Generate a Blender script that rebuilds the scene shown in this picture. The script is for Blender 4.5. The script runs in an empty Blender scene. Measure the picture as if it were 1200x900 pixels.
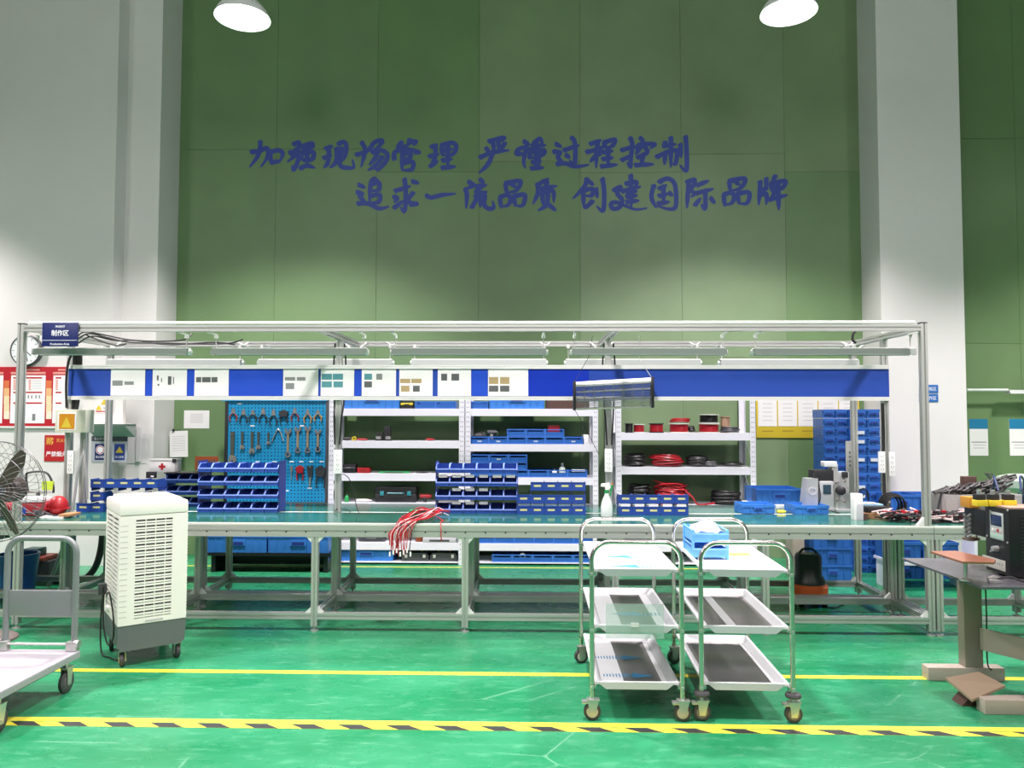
import bpy, bmesh, math, random
from mathutils import Vector, Matrix, Euler
random.seed(7)
PI = math.pi
SC = bpy.context.scene
COL = SC.collection

# ---------------------------------------------------------------- camera, world, lamps, exposure
CAM = Vector((0, 0, 1.5))
CE = Euler((math.radians(90 + 2.54), math.radians(-0.1), math.radians(1.3)))
cd = bpy.data.cameras.new('camera'); cam = bpy.data.objects.new('camera', cd); COL.objects.link(cam)
cam.location = CAM; cam.rotation_euler = CE
cd.sensor_width = 36; cd.lens = 27.0; cd.clip_end = 100
SC.camera = cam
W = bpy.data.worlds.new('hall_light'); SC.world = W; W.use_nodes = True
W.node_tree.nodes['Background'].inputs[0].default_value = (1.0, 0.90, 0.93, 1)
W.node_tree.nodes['Background'].inputs[1].default_value = 0.10
SC.view_settings.view_transform = 'Standard'; SC.view_settings.look = 'None'
SC.view_settings.gamma = 1; SC.view_settings.exposure = 0.0
try: SC.view_settings.use_curve_mapping = False
except Exception: pass
LAMP_Z = 4.82
LAMPS = [(-2.39, 6.2), (2.12, 6.2), (-6.8, 6.2), (6.5, 6.2)] + [(x, 3.5) for x in (-4.6, -.1, 4.4)] + [(x, -2.2) for x in (-6.8, -2.34, 2.1, 6.5)]
LAMP_COL = (1.0, .90, .93)
LAMP_W = 1130          # front row
LAMP_W2 = 350         # rows above and behind the camera
LAMP_ANGLE = 116

# ---------------------------------------------------------------- helpers
RM = CE.to_matrix()
def ray(px, py): return RM @ Vector(((px - 600) / 900, -(py - 450) / 900, -1))
def at(px, py, Y):
    d = ray(px, py); t = Y / d.y
    return CAM + d * t
def ax(px, Y, py=490): return at(px, py, Y).x
def az(py, Y, px=600): return at(px, py, Y).z

def hexc(s):
    s = s.lstrip('#'); f = lambda c: c / 12.92 if c <= .04045 else ((c + .055) / 1.055) ** 2.4
    return tuple(f(int(s[i:i + 2], 16) / 255) for i in (0, 2, 4))
MATS = {}
def mat(name, c, rough=.5, metal=0, noise=0, nscale=20, bump=0, emit=0, alpha=1, trans=0, spec=None, c2=None):
    if name in MATS: return MATS[name]
    if isinstance(c, str): c = hexc(c)
    m = bpy.data.materials.new(name); m.use_nodes = True; MATS[name] = m
    nt = m.node_tree; b = nt.nodes['Principled BSDF']
    b.inputs['Base Color'].default_value = (*c, 1); b.inputs['Roughness'].default_value = rough
    b.inputs['Metallic'].default_value = metal
    if spec is not None: b.inputs['Specular IOR Level'].default_value = spec
    if emit: b.inputs['Emission Color'].default_value = (*c, 1); b.inputs['Emission Strength'].default_value = emit
    if alpha < 1: b.inputs['Alpha'].default_value = alpha
    if trans: b.inputs['Transmission Weight'].default_value = trans
    if noise or bump:
        tc = nt.nodes.new('ShaderNodeTexCoord'); n = nt.nodes.new('ShaderNodeTexNoise')
        n.inputs['Scale'].default_value = nscale; n.inputs['Detail'].default_value = 5
        nt.links.new(tc.outputs['Object'], n.inputs['Vector'])
        if noise:
            mx = nt.nodes.new('ShaderNodeMix'); mx.data_type = 'RGBA'
            if c2 is None: c2 = tuple(max(0, v * (1 - noise)) for v in c)
            elif isinstance(c2, str): c2 = hexc(c2)
            mx.inputs[6].default_value = (*c, 1); mx.inputs[7].default_value = (*c2, 1)
            mr = nt.nodes.new('ShaderNodeMapRange'); mr.inputs[1].default_value = .35; mr.inputs[2].default_value = .68
            nt.links.new(n.outputs[0], mr.inputs[0]); nt.links.new(mr.outputs[0], mx.inputs[0])
            nt.links.new(mx.outputs[2], b.inputs['Base Color'])
        if bump:
            bp = nt.nodes.new('ShaderNodeBump'); bp.inputs['Strength'].default_value = bump; bp.inputs['Distance'].default_value = .01
            nt.links.new(n.outputs[0], bp.inputs['Height']); nt.links.new(bp.outputs[0], b.inputs['Normal'])
    return m

class G:
    """collects shapes and links them as one mesh object"""
    def __init__(s): s.bm = bmesh.new(); s.mi = 0
    def m(s, i): s.mi = i; return s
    def _f(s, vs, smooth=False):
        try: f = s.bm.faces.new(vs)
        except ValueError: return None
        f.material_index = s.mi; f.smooth = smooth; return f
    def box(s, x0, x1, y0, y1, z0, z1, bev=0, M=None):
        v = [s.bm.verts.new((x, y, z)) for z in (z0, z1) for y in (y0, y1) for x in (x0, x1)]
        fs = [s._f([v[i] for i in q]) for q in ((0, 2, 3, 1), (4, 5, 7, 6), (0, 1, 5, 4), (2, 6, 7, 3), (0, 4, 6, 2), (1, 3, 7, 5))]
        if bev:
            es = list({e for f in fs if f for e in f.edges})
            r = bmesh.ops.bevel(s.bm, geom=es, offset=bev, segments=2, affect='EDGES', profile=.6)
            for f in r['faces']: f.material_index = s.mi
            v = list({q for f in r['faces'] for q in f.verts} | {q for q in v if q.is_valid})
        if M is not None: bmesh.ops.transform(s.bm, matrix=M, verts=[q for q in v if q.is_valid])
        return s
    def tube(s, pts, r, n=8, closed=False, caps=True, smooth=True):
        P = [Vector(p) for p in pts]; N = len(P)
        rr = r if isinstance(r, (list, tuple)) else [r] * N
        rings = []; up = None
        for i, p in enumerate(P):
            if closed: t = (P[(i + 1) % N] - P[i - 1])
            else: t = P[min(i + 1, N - 1)] - P[max(i - 1, 0)]
            if t.length < 1e-9: t = Vector((0, 0, 1))
            t.normalize()
            if up is None: up = Vector((0, 0, 1)) if abs(t.z) < .9 else Vector((1, 0, 0))
            a = t.cross(up)
            if a.length < 1e-5: a = t.cross(Vector((0, 1, 0)))
            a.normalize(); b = a.cross(t).normalized(); up = b
            rings.append([s.bm.verts.new(p + (a * math.cos(2 * PI * k / n) + b * math.sin(2 * PI * k / n)) * rr[i]) for k in range(n)])
        for i in range(N if closed else N - 1):
            A, B = rings[i], rings[(i + 1) % N]
            for k in range(n): s._f([A[k], A[(k + 1) % n], B[(k + 1) % n], B[k]], smooth)
        if caps and not closed: s._f(rings[0][::-1]); s._f(rings[-1])
        return s
    def cyl(s, p0, p1, r, n=14, r2=None): return s.tube([p0, p1], [r, r if r2 is None else r2], n)
    def lathe(s, prof, n=20, c=(0, 0, 0), axis='z'):
        rings = []
        for r, h in prof:
            ring = []
            for k in range(n):
                a = 2 * PI * k / n; x, y = r * math.cos(a), r * math.sin(a)
                p = (x, y, h) if axis == 'z' else ((x, h, y) if axis == 'y' else (h, x, y))
                ring.append(s.bm.verts.new((p[0] + c[0], p[1] + c[1], p[2] + c[2])))
            rings.append(ring)
        for A, B in zip(rings, rings[1:]):
            for k in range(n): s._f([A[k], A[(k + 1) % n], B[(k + 1) % n], B[k]], True)
        if tuple(prof[0]) != tuple(prof[-1]):
            if prof[0][0] > 1e-6: s._f(rings[0][::-1])
            if prof[-1][0] > 1e-6: s._f(rings[-1])
        bmesh.ops.remove_doubles(s.bm, verts=[v for q in rings for v in q], dist=1e-7)
        return s
    def prism(s, poly, axis, a0, a1):
        """poly: 2D outline; axis x: (y,z), y: (x,z), z: (x,y)"""
        def P(u, v, w): return {'x': (w, u, v), 'y': (u, w, v), 'z': (u, v, w)}[axis]
        A = [s.bm.verts.new(P(u, v, a0)) for u, v in poly]; B = [s.bm.verts.new(P(u, v, a1)) for u, v in poly]
        n = len(poly)
        for k in range(n): s._f([A[k], A[(k + 1) % n], B[(k + 1) % n], B[k]])
        s._f(A[::-1]); s._f(B); return s
    def prof(s, p0, p1, w=.045, h=None):
        """slotted aluminium profile between two points along one axis"""
        h = h or w; p0 = Vector(p0); p1 = Vector(p1); d = p1 - p0
        a, b = w / 2, h / 2; g = min(w, h) * .13; q = min(w, h) * .16
        if abs(d.x) > max(abs(d.y), abs(d.z)): axis = 'x'
        elif abs(d.y) > abs(d.z): axis = 'y'
        else: axis = 'z'
        def side(L, D):   # half outline with slot
            return [(-L, -D), (-g, -D), (-g, -D + q), (g, -D + q), (g, -D), (L, -D)]
        o = []
        for (u, v) in side(a, b)[:-1]: o.append((u, v))
        o.append((a, -b))
        for (u, v) in side(b, a)[1:-1]: o.append((-v, u))
        o.append((a, b))
        for (u, v) in side(a, b)[1:-1]: o.append((-u, -v))
        o.append((-a, b))
        for (u, v) in side(b, a)[1:-1]: o.append((v, -u))
        if axis == 'x': s.prism([(u + p0.y, v + p0.z) for u, v in o], 'x', p0.x, p1.x)
        elif axis == 'y': s.prism([(u + p0.x, v + p0.z) for u, v in o], 'y', p0.y, p1.y)
        else: s.prism([(u + p0.x, v + p0.y) for u, v in o], 'z', p0.z, p1.z)
        return s
    def build(s, name, mats, parent=None, loc=None):
        bmesh.ops.recalc_face_normals(s.bm, faces=s.bm.faces)
        me = bpy.data.meshes.new(name); s.bm.to_mesh(me); s.bm.free()
        if not isinstance(mats, (list, tuple)): mats = [mats]
        for m in mats: me.materials.append(m)
        try: me.set_sharp_from_angle(angle=math.radians(35))
        except Exception: pass
        o = bpy.data.objects.new(name, me); COL.objects.link(o)
        if parent: o.parent = parent
        if loc is not None: o.location = loc
        return o

def short(l):
    if len(l.split()) > 16: l = ' '.join(w for w in l.split() if w not in ('the', 'a', 'an'))
    return l
def tag(o, label=None, cat=None, group=None, kind=None):
    if label: label = short(label)
    if label: o['label'] = label
    if cat: o['category'] = cat
    if group: o['group'] = group
    if kind: o['kind'] = kind
    return o
def thing(name, label, cat, loc=(0, 0, 0), rz=0, group=None):
    o = bpy.data.objects.new(name, None); COL.objects.link(o); o.empty_display_size = .05
    o.location = loc; o.rotation_euler = (0, 0, rz)
    return tag(o, label, cat, group)
def copy_tree(o, parent=None):
    c = o.copy(); COL.objects.link(c); c.parent = parent
    for ch in KIDS.get(o.name) or KIDS.setdefault(o.name, [k for k in bpy.data.objects if k.parent == o]): copy_tree(ch, c)
    return c
KIDS = {}
class Proto:
    """first use places the prototype itself, later uses copy it"""
    def __init__(s, make): s.make = make; s.o = None; s.used = False
    def put(s, label, loc, rz=0, group=None, scale=None):
        if s.o is None:
            s.o = s.make(); o = s.o
            for q in [o] + list(o.children_recursive): KIDS[q.name] = list(q.children)
        else: o = copy_tree(s.o)
        o.location = loc; o.rotation_euler = (0, 0, rz)
        if scale: o.scale = scale
        o['label'] = short(label)
        if group: o['group'] = group
        elif 'group' in o: del o['group']
        return o
ORD = ['first', 'second', 'third', 'fourth', 'fifth', 'sixth', 'seventh', 'eighth', 'ninth', 'tenth', 'eleventh', 'twelfth', 'thirteenth', 'fourteenth', 'fifteenth', 'sixteenth', 'seventeenth', 'eighteenth', 'nineteenth', 'twentieth']
def text(body, size, name, m, parent, loc, rot=(PI / 2, 0, 0), shear=0, bold=0, width=None, height=None, ext=.0006):
    c = bpy.data.curves.new(name, 'FONT'); c.body = body; c.size = size; c.align_x = 'CENTER'; c.align_y = 'CENTER'
    c.shear = shear; c.offset = bold; c.extrude = ext; c.resolution_u = 3
    t = bpy.data.objects.new(name, c); COL.objects.link(t)
    me = bpy.data.meshes.new_from_object(t.evaluated_get(bpy.context.evaluated_depsgraph_get()))
    bpy.data.objects.remove(t); bpy.data.curves.remove(c)
    if me.vertices:
        xs = [v.co.x for v in me.vertices]; ys = [v.co.y for v in me.vertices]
        cx, cy = (min(xs) + max(xs)) / 2, (min(ys) + max(ys)) / 2
        fx = width / (max(xs) - min(xs)) if width else 1; fy = height / (max(ys) - min(ys)) if height else (fx if width else 1)
        for v in me.vertices: v.co.x = (v.co.x - cx) * fx; v.co.y = (v.co.y - cy) * fy
    me.materials.clear(); me.materials.append(m); me.name = name
    o = bpy.data.objects.new(name, me); COL.objects.link(o); o.parent = parent; o.location = loc; o.rotation_euler = rot
    return o

# ---------------------------------------------------------------- materials
ALU = mat('brushed aluminium', (.50, .515, .485), .42, .55)
ALUD = mat('aluminium cover strip', (.78, .79, .76), .4, .2)
STEEL = mat('stainless steel', (.62, .60, .56), .22, .95)
STEELM = mat('steel sheet', (.30, .29, .28), .32, .7, noise=.15, nscale=6)
FILM = mat('white protective film', (.85, .86, .88), .35, 0, noise=.04, nscale=9)
ZINC = mat('zinc', (.6, .6, .58), .35, .8)
WHITEP = mat('white powder coat', (.76, .76, .82), .45)
BLACK = mat('black plastic', (.018, .018, .02), .45)
BLACKM = mat('black painted metal', (.015, .016, .018), .35)
RUBBER = mat('grey rubber', (.05, .05, .052), .6)
DARKG = mat('dark grey plastic', (.06, .065, .07), .5)
WHEEL = mat('cream wheel hub', (.55, .52, .46), .45)
BINB = mat('blue bin plastic', (.020, .065, .32), .35)
BINL = mat('blue tray plastic', (.025, .12, .42), .38)
BINLL = mat('light blue crate plastic', (.04, .20, .60), .4)
SKYB = mat('sky blue plastic', (.13, .42, .88), .4)
PAPER = mat('white paper', (.8, .8, .78), .7)
YLAB = mat('pale yellow label', (.62, .62, .25), .6)
INK = mat('grey ink', (.18, .19, .2), .7)
NAVY = mat('navy board', (.008, .017, .11), .4)
BLUEB = mat('royal blue sheet', (.028, .075, .38), .22)
WHITEI = mat('white ink', (.8, .82, .85), .6)
RED = mat('red plastic', (.38, .012, .018), .4)
REDW = mat('red wire', (.42, .010, .020), .4)
BLKW = mat('black cable', (.012, .012, .013), .45)
WHTW = mat('white cable', (.7, .7, .66), .5)
COPPER = mat('copper', (.72, .30, .19), .3, .85)
YEL = mat('yellow paint', (.72, .58, .03), .45)
YELT = mat('yellow floor tape', (.80, .72, .06), .4)
ORANGE = mat('orange plastic', (.65, .22, .02), .4)
WOOD = mat('light wood', (.42, .22, .10), .6, noise=.2, nscale=14)
GREEN = mat('green plastic', (.02, .3, .08), .45)
COOLW = mat('cooler white plastic', (.86, .83, .78), .38)
COOLG = mat('cooler grey plastic', (.12, .135, .14), .45)
TROLG = mat('grey painted steel', (.24, .26, .265), .42, .3)
MATG = mat('green bench mat', (.022, .14, .10), .12, noise=.25, nscale=3)
TAN = mat('brownish painted steel', (.30, .25, .20), .5)

# ---------------------------------------------------------------- floor, walls, ceiling
def floor_mat():
    m = bpy.data.materials.new('green epoxy floor'); m.use_nodes = True; nt = m.node_tree; b = nt.nodes['Principled BSDF']; L = nt.links.new
    tc = nt.nodes.new('ShaderNodeTexCoord')
    def noise(sx, sy, sc, det=4):
        mp = nt.nodes.new('ShaderNodeMapping'); mp.inputs['Scale'].default_value = (sx, sy, 1)
        L(tc.outputs['Object'], mp.inputs[0]); n = nt.nodes.new('ShaderNodeTexNoise')
        n.inputs['Scale'].default_value = sc; n.inputs['Detail'].default_value = det; n.inputs['Roughness'].default_value = .65; L(mp.outputs[0], n.inputs['Vector']); return n.outputs[0]
    def rng(v, a, c, o0=0, o1=1):
        r = nt.nodes.new('ShaderNodeMapRange'); r.inputs[1].default_value = a; r.inputs[2].default_value = c; r.inputs[3].default_value = o0; r.inputs[4].default_value = o1; L(v, r.inputs[0]); return r.outputs[0]
    def mix(f, c1, c2):
        x = nt.nodes.new('ShaderNodeMix'); x.data_type = 'RGBA'; L(f, x.inputs[0])
        for i, c in ((6, c1), (7, c2)):
            if isinstance(c, tuple): x.inputs[i].default_value = (*c, 1)
            else: L(c, x.inputs[i])
        return x.outputs[2]
    base = mix(rng(noise(.7, 1.6, 1.3), .35, .7), (.008, .205, .075), (.038, .285, .135))
    base = mix(rng(noise(2, 6, 3.5, 8), .52, .72, 0, .55), base, (.12, .40, .23))
    # thin scratches: warped voronoi edges
    vo = nt.nodes.new('ShaderNodeTexVoronoi'); vo.feature = 'DISTANCE_TO_EDGE'; vo.inputs['Scale'].default_value = .9
    ad = nt.nodes.new('ShaderNodeMapping'); ad.inputs['Rotation'].default_value = (0, 0, .6); ad.inputs['Scale'].default_value = (.8, 1.7, 1)
    L(tc.outputs['Object'], ad.inputs[0]); L(ad.outputs[0], vo.inputs['Vector'])
    sc = rng(vo.outputs['Distance'], .0, .006, .35, 0)
    mm = nt.nodes.new('ShaderNodeMath'); mm.operation = 'MULTIPLY'; L(sc, mm.inputs[0]); L(rng(noise(1, 1, 2.2), .5, .6), mm.inputs[1])
    base = mix(mm.outputs[0], base, (.35, .6, .45))
    L(base, b.inputs['Base Color']); L(rng(noise(1, 2, 4), .3, .7, .22, .38), b.inputs['Roughness'])
    bp = nt.nodes.new('ShaderNodeBump'); bp.inputs['Strength'].default_value = .12; bp.inputs['Distance'].default_value = .01
    L(noise(1, 1, 14), bp.inputs['Height']); L(bp.outputs[0], b.inputs['Normal'])
    return m
FLOOR = floor_mat()
WALLW = mat('white wall paint', (.66, .655, .63), .6, noise=.05, nscale=.8)
PILW = mat('white pillar paint', (.68, .675, .65), .45, noise=.03, nscale=1.2)
YG, YP, YLW, YSH = 8.40, 7.95, 7.75, 7.9     # green wall, pillars, left wall, shelf fronts
CEIL = 7.2
tag(G().box(-9, 9, -4, YG + .3, -.1, 0).build('floor', FLOOR), kind='structure')
tag(G().box(-9, 9, -4, YG + .3, CEIL, CEIL + .1).build('ceiling', mat('grey roof sheet', (.35, .36, .36), .7)), kind='structure')
XLp = ax(207, YG, 300); XRp = ax(1011, YG, 300); XRp2 = ax(1131, YP, 400)
Xs = at(183, 380, YP).x; Xs0 = at(131, 380, YLW).x; Xr0 = at(1033, 380, YP).x
tag(G().box(-9, Xs0, YLW, YG + .1, 0, CEIL).build('wall_left', WALLW), kind='structure')
tag(G().box(Xs0, Xs, YP, YG + .1, 0, CEIL).build('wall_pillar_left', PILW), kind='structure')
tag(G().box(Xr0, XRp2, YP, YG + .1, 0, CEIL).build('wall_pillar_right', PILW), kind='structure')
wb = tag(G().box(Xs, Xr0, YG + .012, YG + .1, 0, CEIL).build('wall_back', mat('dark green joint', (.08, .14, .06), .8)), kind='structure')
wr = tag(G().box(XRp2, 9, YG + .012, YG + .1, 0, CEIL).build('wall_right', MATS['dark green joint']), kind='structure')
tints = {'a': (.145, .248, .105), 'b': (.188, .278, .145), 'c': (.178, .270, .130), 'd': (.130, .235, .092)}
def panel(x0, x1, z0, z1, t, par):
    g = .0014
    G().box(x0 + g, x1 - g, YG, YG + .0118, z0 + g, z1 - g).build('wall_panel', mat('green board ' + t, tints[t], .42, noise=.12, nscale=1.5, bump=.03), par)
cols = [Xs] + [ax(p, YG, 300) for p in (322, 441, 561, 680, 799, 921)] + [Xr0]
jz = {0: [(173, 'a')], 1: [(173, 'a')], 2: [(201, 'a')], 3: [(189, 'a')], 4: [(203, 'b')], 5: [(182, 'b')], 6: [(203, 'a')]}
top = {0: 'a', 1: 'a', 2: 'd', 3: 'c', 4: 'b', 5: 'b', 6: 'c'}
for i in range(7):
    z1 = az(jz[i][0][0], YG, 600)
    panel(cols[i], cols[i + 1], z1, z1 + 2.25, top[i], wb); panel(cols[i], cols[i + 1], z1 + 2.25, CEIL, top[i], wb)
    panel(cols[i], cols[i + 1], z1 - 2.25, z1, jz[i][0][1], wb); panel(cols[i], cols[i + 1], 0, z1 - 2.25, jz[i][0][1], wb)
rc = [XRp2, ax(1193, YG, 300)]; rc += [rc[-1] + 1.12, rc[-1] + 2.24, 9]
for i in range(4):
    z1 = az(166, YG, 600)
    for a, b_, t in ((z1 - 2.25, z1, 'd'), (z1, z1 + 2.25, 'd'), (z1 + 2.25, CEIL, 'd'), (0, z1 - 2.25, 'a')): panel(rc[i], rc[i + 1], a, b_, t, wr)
# floor tapes
def tape(n, Y, w, x0=-9, x1=9):
    return tag(G().box(x0, x1, Y - w / 2, Y + w / 2, 0, .001).build('trim_%d' % n, YELT), kind='structure')
YT1 = 3.80
tape(1, at(600, 790, 1).y * 1.5 / (1.5 - at(600, 790, 1).z), .055); tape(2, YT1 + .035, .05); tape(3, 7.78, .03)
hz = tape(4, YT1 - .022, .05)
bl = None
for k in range(54):
    x = -6.2 + k * .232
    if bl is None:
        bl = G().prism([(0, -.025), (.115, -.025), (.045, .025), (-.07, .025)], 'z', 0, .0006).build('black_stripe', mat('black tape', (.03, .03, .03), .5), hz); o = bl
    else: o = bl.copy(); COL.objects.link(o)
    o.location = (x, YT1 - .022, .001)

# ---------------------------------------------------------------- brush lettering on the green wall
LET = mat('blue brush lettering', (.024, .055, .33), .5)
CH = {}
def C(key, x0, y0, s): CH[key] = (x0, y0, s)
C('加', 285, 155, '185,100 180,180 150,270 72,372|85,215 180,200 250,172 272,215 250,290 192,372|290,230 305,345|300,215 380,195 427,230 400,310|310,325 400,310')
C('强', 285, 155, '545,130 600,110 603,160 548,188|500,222 605,210 560,255 482,318|515,225 535,245|605,262 585,330 545,405 530,365|650,150 740,120 745,158 655,182|640,225 755,215 745,290 645,295 640,225|692,150 690,350|618,390 690,360 772,385|655,150 650,190')
C('现', 285, 155, '890,178 965,148|925,160 928,230 905,300|870,278 955,252|928,230 915,330 875,382|1010,170 1012,290 985,345 940,380|1030,128 1080,105 1115,140 1105,250 1070,310|1062,170 1055,250 1040,310 1060,370 1130,385 1195,378 1182,300')
C('场', 410, 155, '128,110 165,180 150,270 122,370|68,245 205,205|215,190 262,112 345,88 330,135 240,215|240,218 340,195 405,240 385,320 305,405 270,385|300,210 280,270 210,350|350,262 290,350 198,410')
C('管', 410, 155, '562,105 508,165|548,130 585,165|648,75 630,140|650,108 712,100 690,140|480,292 488,215 600,185 750,215 705,232|570,215 562,405|570,240 650,225 648,275 575,292|570,335 680,322 670,400 570,408|600,150 610,190')
C('理', 410, 155, '880,160 945,135|922,140 922,270 870,370|858,262 962,235|870,370 950,310|990,165 1003,250|990,145 1100,112 1152,155 1110,240 1003,250|1003,200 1110,180|1060,130 1060,370|1000,305 1105,290|995,385 1140,370')
C('严', 550, 155, '210,100 370,58 350,95|255,105 268,190|315,90 320,190|385,115 350,180|180,175 210,200|115,272 250,218 425,195|262,200 205,340 108,438')
C('谨', 550, 155, '590,98 645,132|510,235 530,185 622,165 600,235 588,330 605,385|520,235 570,232|700,118 760,70 795,120|675,145 825,140|650,188 740,172|722,90 722,385|655,275 670,215 805,195 790,245 670,282|680,325 775,312|668,390 802,382|752,190 748,385')
C('过', 550, 155, '935,125 995,158|912,210 982,218 958,270 1000,330 948,345|948,345 1040,338 1150,370 1290,352|1022,195 1185,140|1108,60 1142,115 1140,340 1085,305|1045,245 1085,275')
C('程', 680, 155, '108,128 225,85|68,215 200,180 262,150|190,105 175,230 172,380|180,240 108,318|228,200 205,252|255,115 278,172|260,110 372,80 350,145 282,168|252,218 352,202|242,290 355,275|302,180 300,360|225,370 400,350')
C('控', 680, 155, '540,62 562,130 545,290 542,375 508,330|445,195 595,150|448,302 562,250|648,60 685,100|608,170 650,132 805,130 760,172|660,150 600,235|700,160 725,215 640,275|618,275 745,210|682,250 660,345|595,355 792,345')
C('制', 680, 155, '920,105 898,165|900,150 1035,128|825,268 940,215 1065,180|980,55 980,375|922,220 910,345|922,220 1042,200 1032,335 1000,340|1082,130 1092,270|1140,45 1150,200 1147,412 1080,358')
C('追', 410, 203, '95,125 162,155|78,205 132,222 108,250 160,320 85,328|85,328 200,330 320,382 418,360|265,58 225,112 212,325|230,122 312,102 312,178 225,190|225,245 322,235 312,310 220,318|265,58 310,100')
C('求', 410, 203, '488,192 655,140|590,62 605,200 592,405 550,372|478,255 512,270 482,312|478,375 575,300|685,210 620,292|605,265 650,320 725,332 650,355|675,88 742,108')
C('一', 410, 203, '830,242 880,262 1000,235 1140,222')
C('流', 535, 203, '130,92 180,130 95,172|95,172 112,230 105,375|165,372 205,300|255,68 295,100|208,142 325,128|275,140 212,200 325,208|200,255 325,198|235,240 170,365|262,240 258,362|305,240 300,340 345,382 402,372 392,305')
C('品', 535, 203, '530,118 542,212|530,110 672,82 692,112 640,190 545,210|470,272 482,375|470,262 540,235 585,268 560,342 490,362|620,258 635,355|620,250 722,230 742,265 712,350 640,348|590,110 640,150')
C('质', 535, 203, '868,130 995,58|880,130 878,220 828,328|900,168 1082,138|980,92 958,200|928,222 935,335|928,212 1042,192 1052,312|990,230 972,342 885,402|1000,342 1072,402')
C('创', 665, 203, '210,58 180,150 62,272|220,80 282,125|170,190 175,350|190,182 270,170 262,240 190,242|272,300 200,365 175,330|308,168 322,262|378,58 397,200 386,402 320,360')
C('建', 665, 203, '500,188 572,152 540,220 592,290 560,370 490,382 472,330 530,315 620,350 740,392 855,378|630,115 742,95 730,160|590,195 790,145|640,212 752,195|640,255 755,240|640,312 772,295|685,22 690,372')
C('国', 665, 203, '935,130 908,260 960,372|990,98 1080,58 1162,122 1172,352 1100,388 970,352|990,168 1072,130|988,245 1092,222|1040,140 1040,322|980,328 1102,310|1102,212 1132,240')
C('际', 795, 203, '90,100 172,70 165,130 130,170 172,228 140,255|110,110 92,372|200,132 325,82|188,218 375,170|290,180 290,375 250,340|180,345 240,270|350,268 392,322')
C('品2', 795, 203, '550,93 560,187|550,85 700,55 722,90 665,165 565,188|490,245 502,355|490,235 560,210 605,243 580,320 510,340|640,230 655,330|640,222 745,205 772,240 740,325 660,325|610,85 660,125')
C('牌', 795, 203, '885,88 880,200 868,338|950,55 952,170|880,178 970,165|900,232 952,225 950,335|1050,28 1020,80|1002,120 1012,190|1000,112 1155,85 1120,162 1012,200|1080,110 1065,180 1000,260|1005,158 1105,145|980,288 1175,235|1080,205 1086,392')
def stroke(g, pts, d):
    P = [Vector((*p, 0)) for p in pts]
    # resample smooth
    Q = []
    for i in range(len(P) - 1):
        a, b, c, e = P[max(i - 1, 0)], P[i], P[i + 1], P[min(i + 2, len(P) - 1)]
        for k in range(5):
            t = k / 5; Q.append(.5 * ((2 * b) + (c - a) * t + (2 * a - 5 * b + 4 * c - e) * t * t + (3 * b - a - 3 * c + e) * t ** 3))
    Q.append(P[-1]); n = len(Q)
    def wd(u): return 25 * (1.12 if u < .12 else 1) * (1 if u < .65 else 1 - .6 * (u - .65) / .35)
    dd = d
    def put(poly, dd):
        v = [g.bm.verts.new(at(X0 + q.x * SX, Y0 + q.y * SX, YG - dd)) for q in poly]; g._f(v)
    for i in range(n - 1):
        p, q = Q[i], Q[i + 1]; t = q - p
        if t.length < 1e-6: continue
        nn = Vector((-t.y, t.x, 0)).normalized(); w0, w1 = wd(i / (n - 1)), wd((i + 1) / (n - 1))
        dd += 2e-5; put([p + nn * w0, q + nn * w1, q - nn * w1, p - nn * w0], dd)
        dd += 2e-5; put([q + Vector((math.cos(-a), math.sin(-a), 0)) * w1 for a in [2 * PI * k / 10 for k in range(10)]], dd)
    t = (Q[1] - Q[0]).normalized(); nn = Vector((-t.y, t.x, 0)); w0 = wd(0)   # slanted brush entry
    put([Q[0] + nn * w0 * .9 - t * 4, Q[0] + nn * w0, Q[0] - nn * w0, Q[0] - nn * w0 * .5 - t * 20], dd + 2e-5)
    return dd
SX = 130 / 1200
sl = [thing('wall_slogan', 'upper line of dark blue brush lettering on the green wall', 'lettering', (0, YG, 3.4)),
      thing('wall_slogan', 'lower line of dark blue brush lettering on the green wall', 'lettering', (0, YG, 3.0))]
for key, (X0, Y0, s) in CH.items():
    g = G(); d = .0006
    for st in s.split('|'):
        d = stroke(g, [tuple(map(float, p.split(','))) for p in st.split()], d)
    par = sl[0] if Y0 == 155 else sl[1]
    o = g.build('brush_character', LET, par); o.location = -Vector(par.location)

# ---------------------------------------------------------------- hanging hall lamps (each carries its own light)
def lamp_make():
    o = thing('high_bay_lamp', '', 'lamp')
    g = G(); prof = [(.225, 0), (.222, .012), (.20, .06), (.15, .12), (.10, .155), (.085, .16)]
    g.lathe(prof + [(.08, .155), (.145, .113), (.193, .056), (.217, .008), (.225, 0)], 32)
    g.build('reflector', mat('white lamp reflector', (.85, .86, .85), .35), o)
    G().lathe([(.0, .030), (.198, .032), (.203, .036), (.0, .055)], 32).build('diffuser', mat('lit lamp diffuser', (.97, 1.0, .98), emit=22), o)
    g = G()
    for k in range(12):
        a = 2 * PI * k / 12; g.box(-.004, .004, .04, .085, .16, .30, M=Matrix.Rotation(a, 4, 'Z'))
    g.cyl((0, 0, .16), (0, 0, .31), .055); g.build('heat_sink', mat('grey aluminium casting', (.45, .46, .46), .5, .4), o)
    G().cyl((0, 0, .31), (0, 0, CEIL - LAMP_Z), .008, 8).build('hanging_rod', ZINC, o)
    l = bpy.data.lights.new('lamp_light', 'SPOT'); l.energy = LAMP_W; l.color = LAMP_COL; l.spot_size = math.radians(LAMP_ANGLE); l.spot_blend = .45; l.shadow_soft_size = .2
    lo = bpy.data.objects.new('lamp_light', l); COL.objects.link(lo); lo.parent = o; lo.location = (0, 0, -.012)
    return o
LP = Proto(lamp_make)
KIDSL = {}
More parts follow.
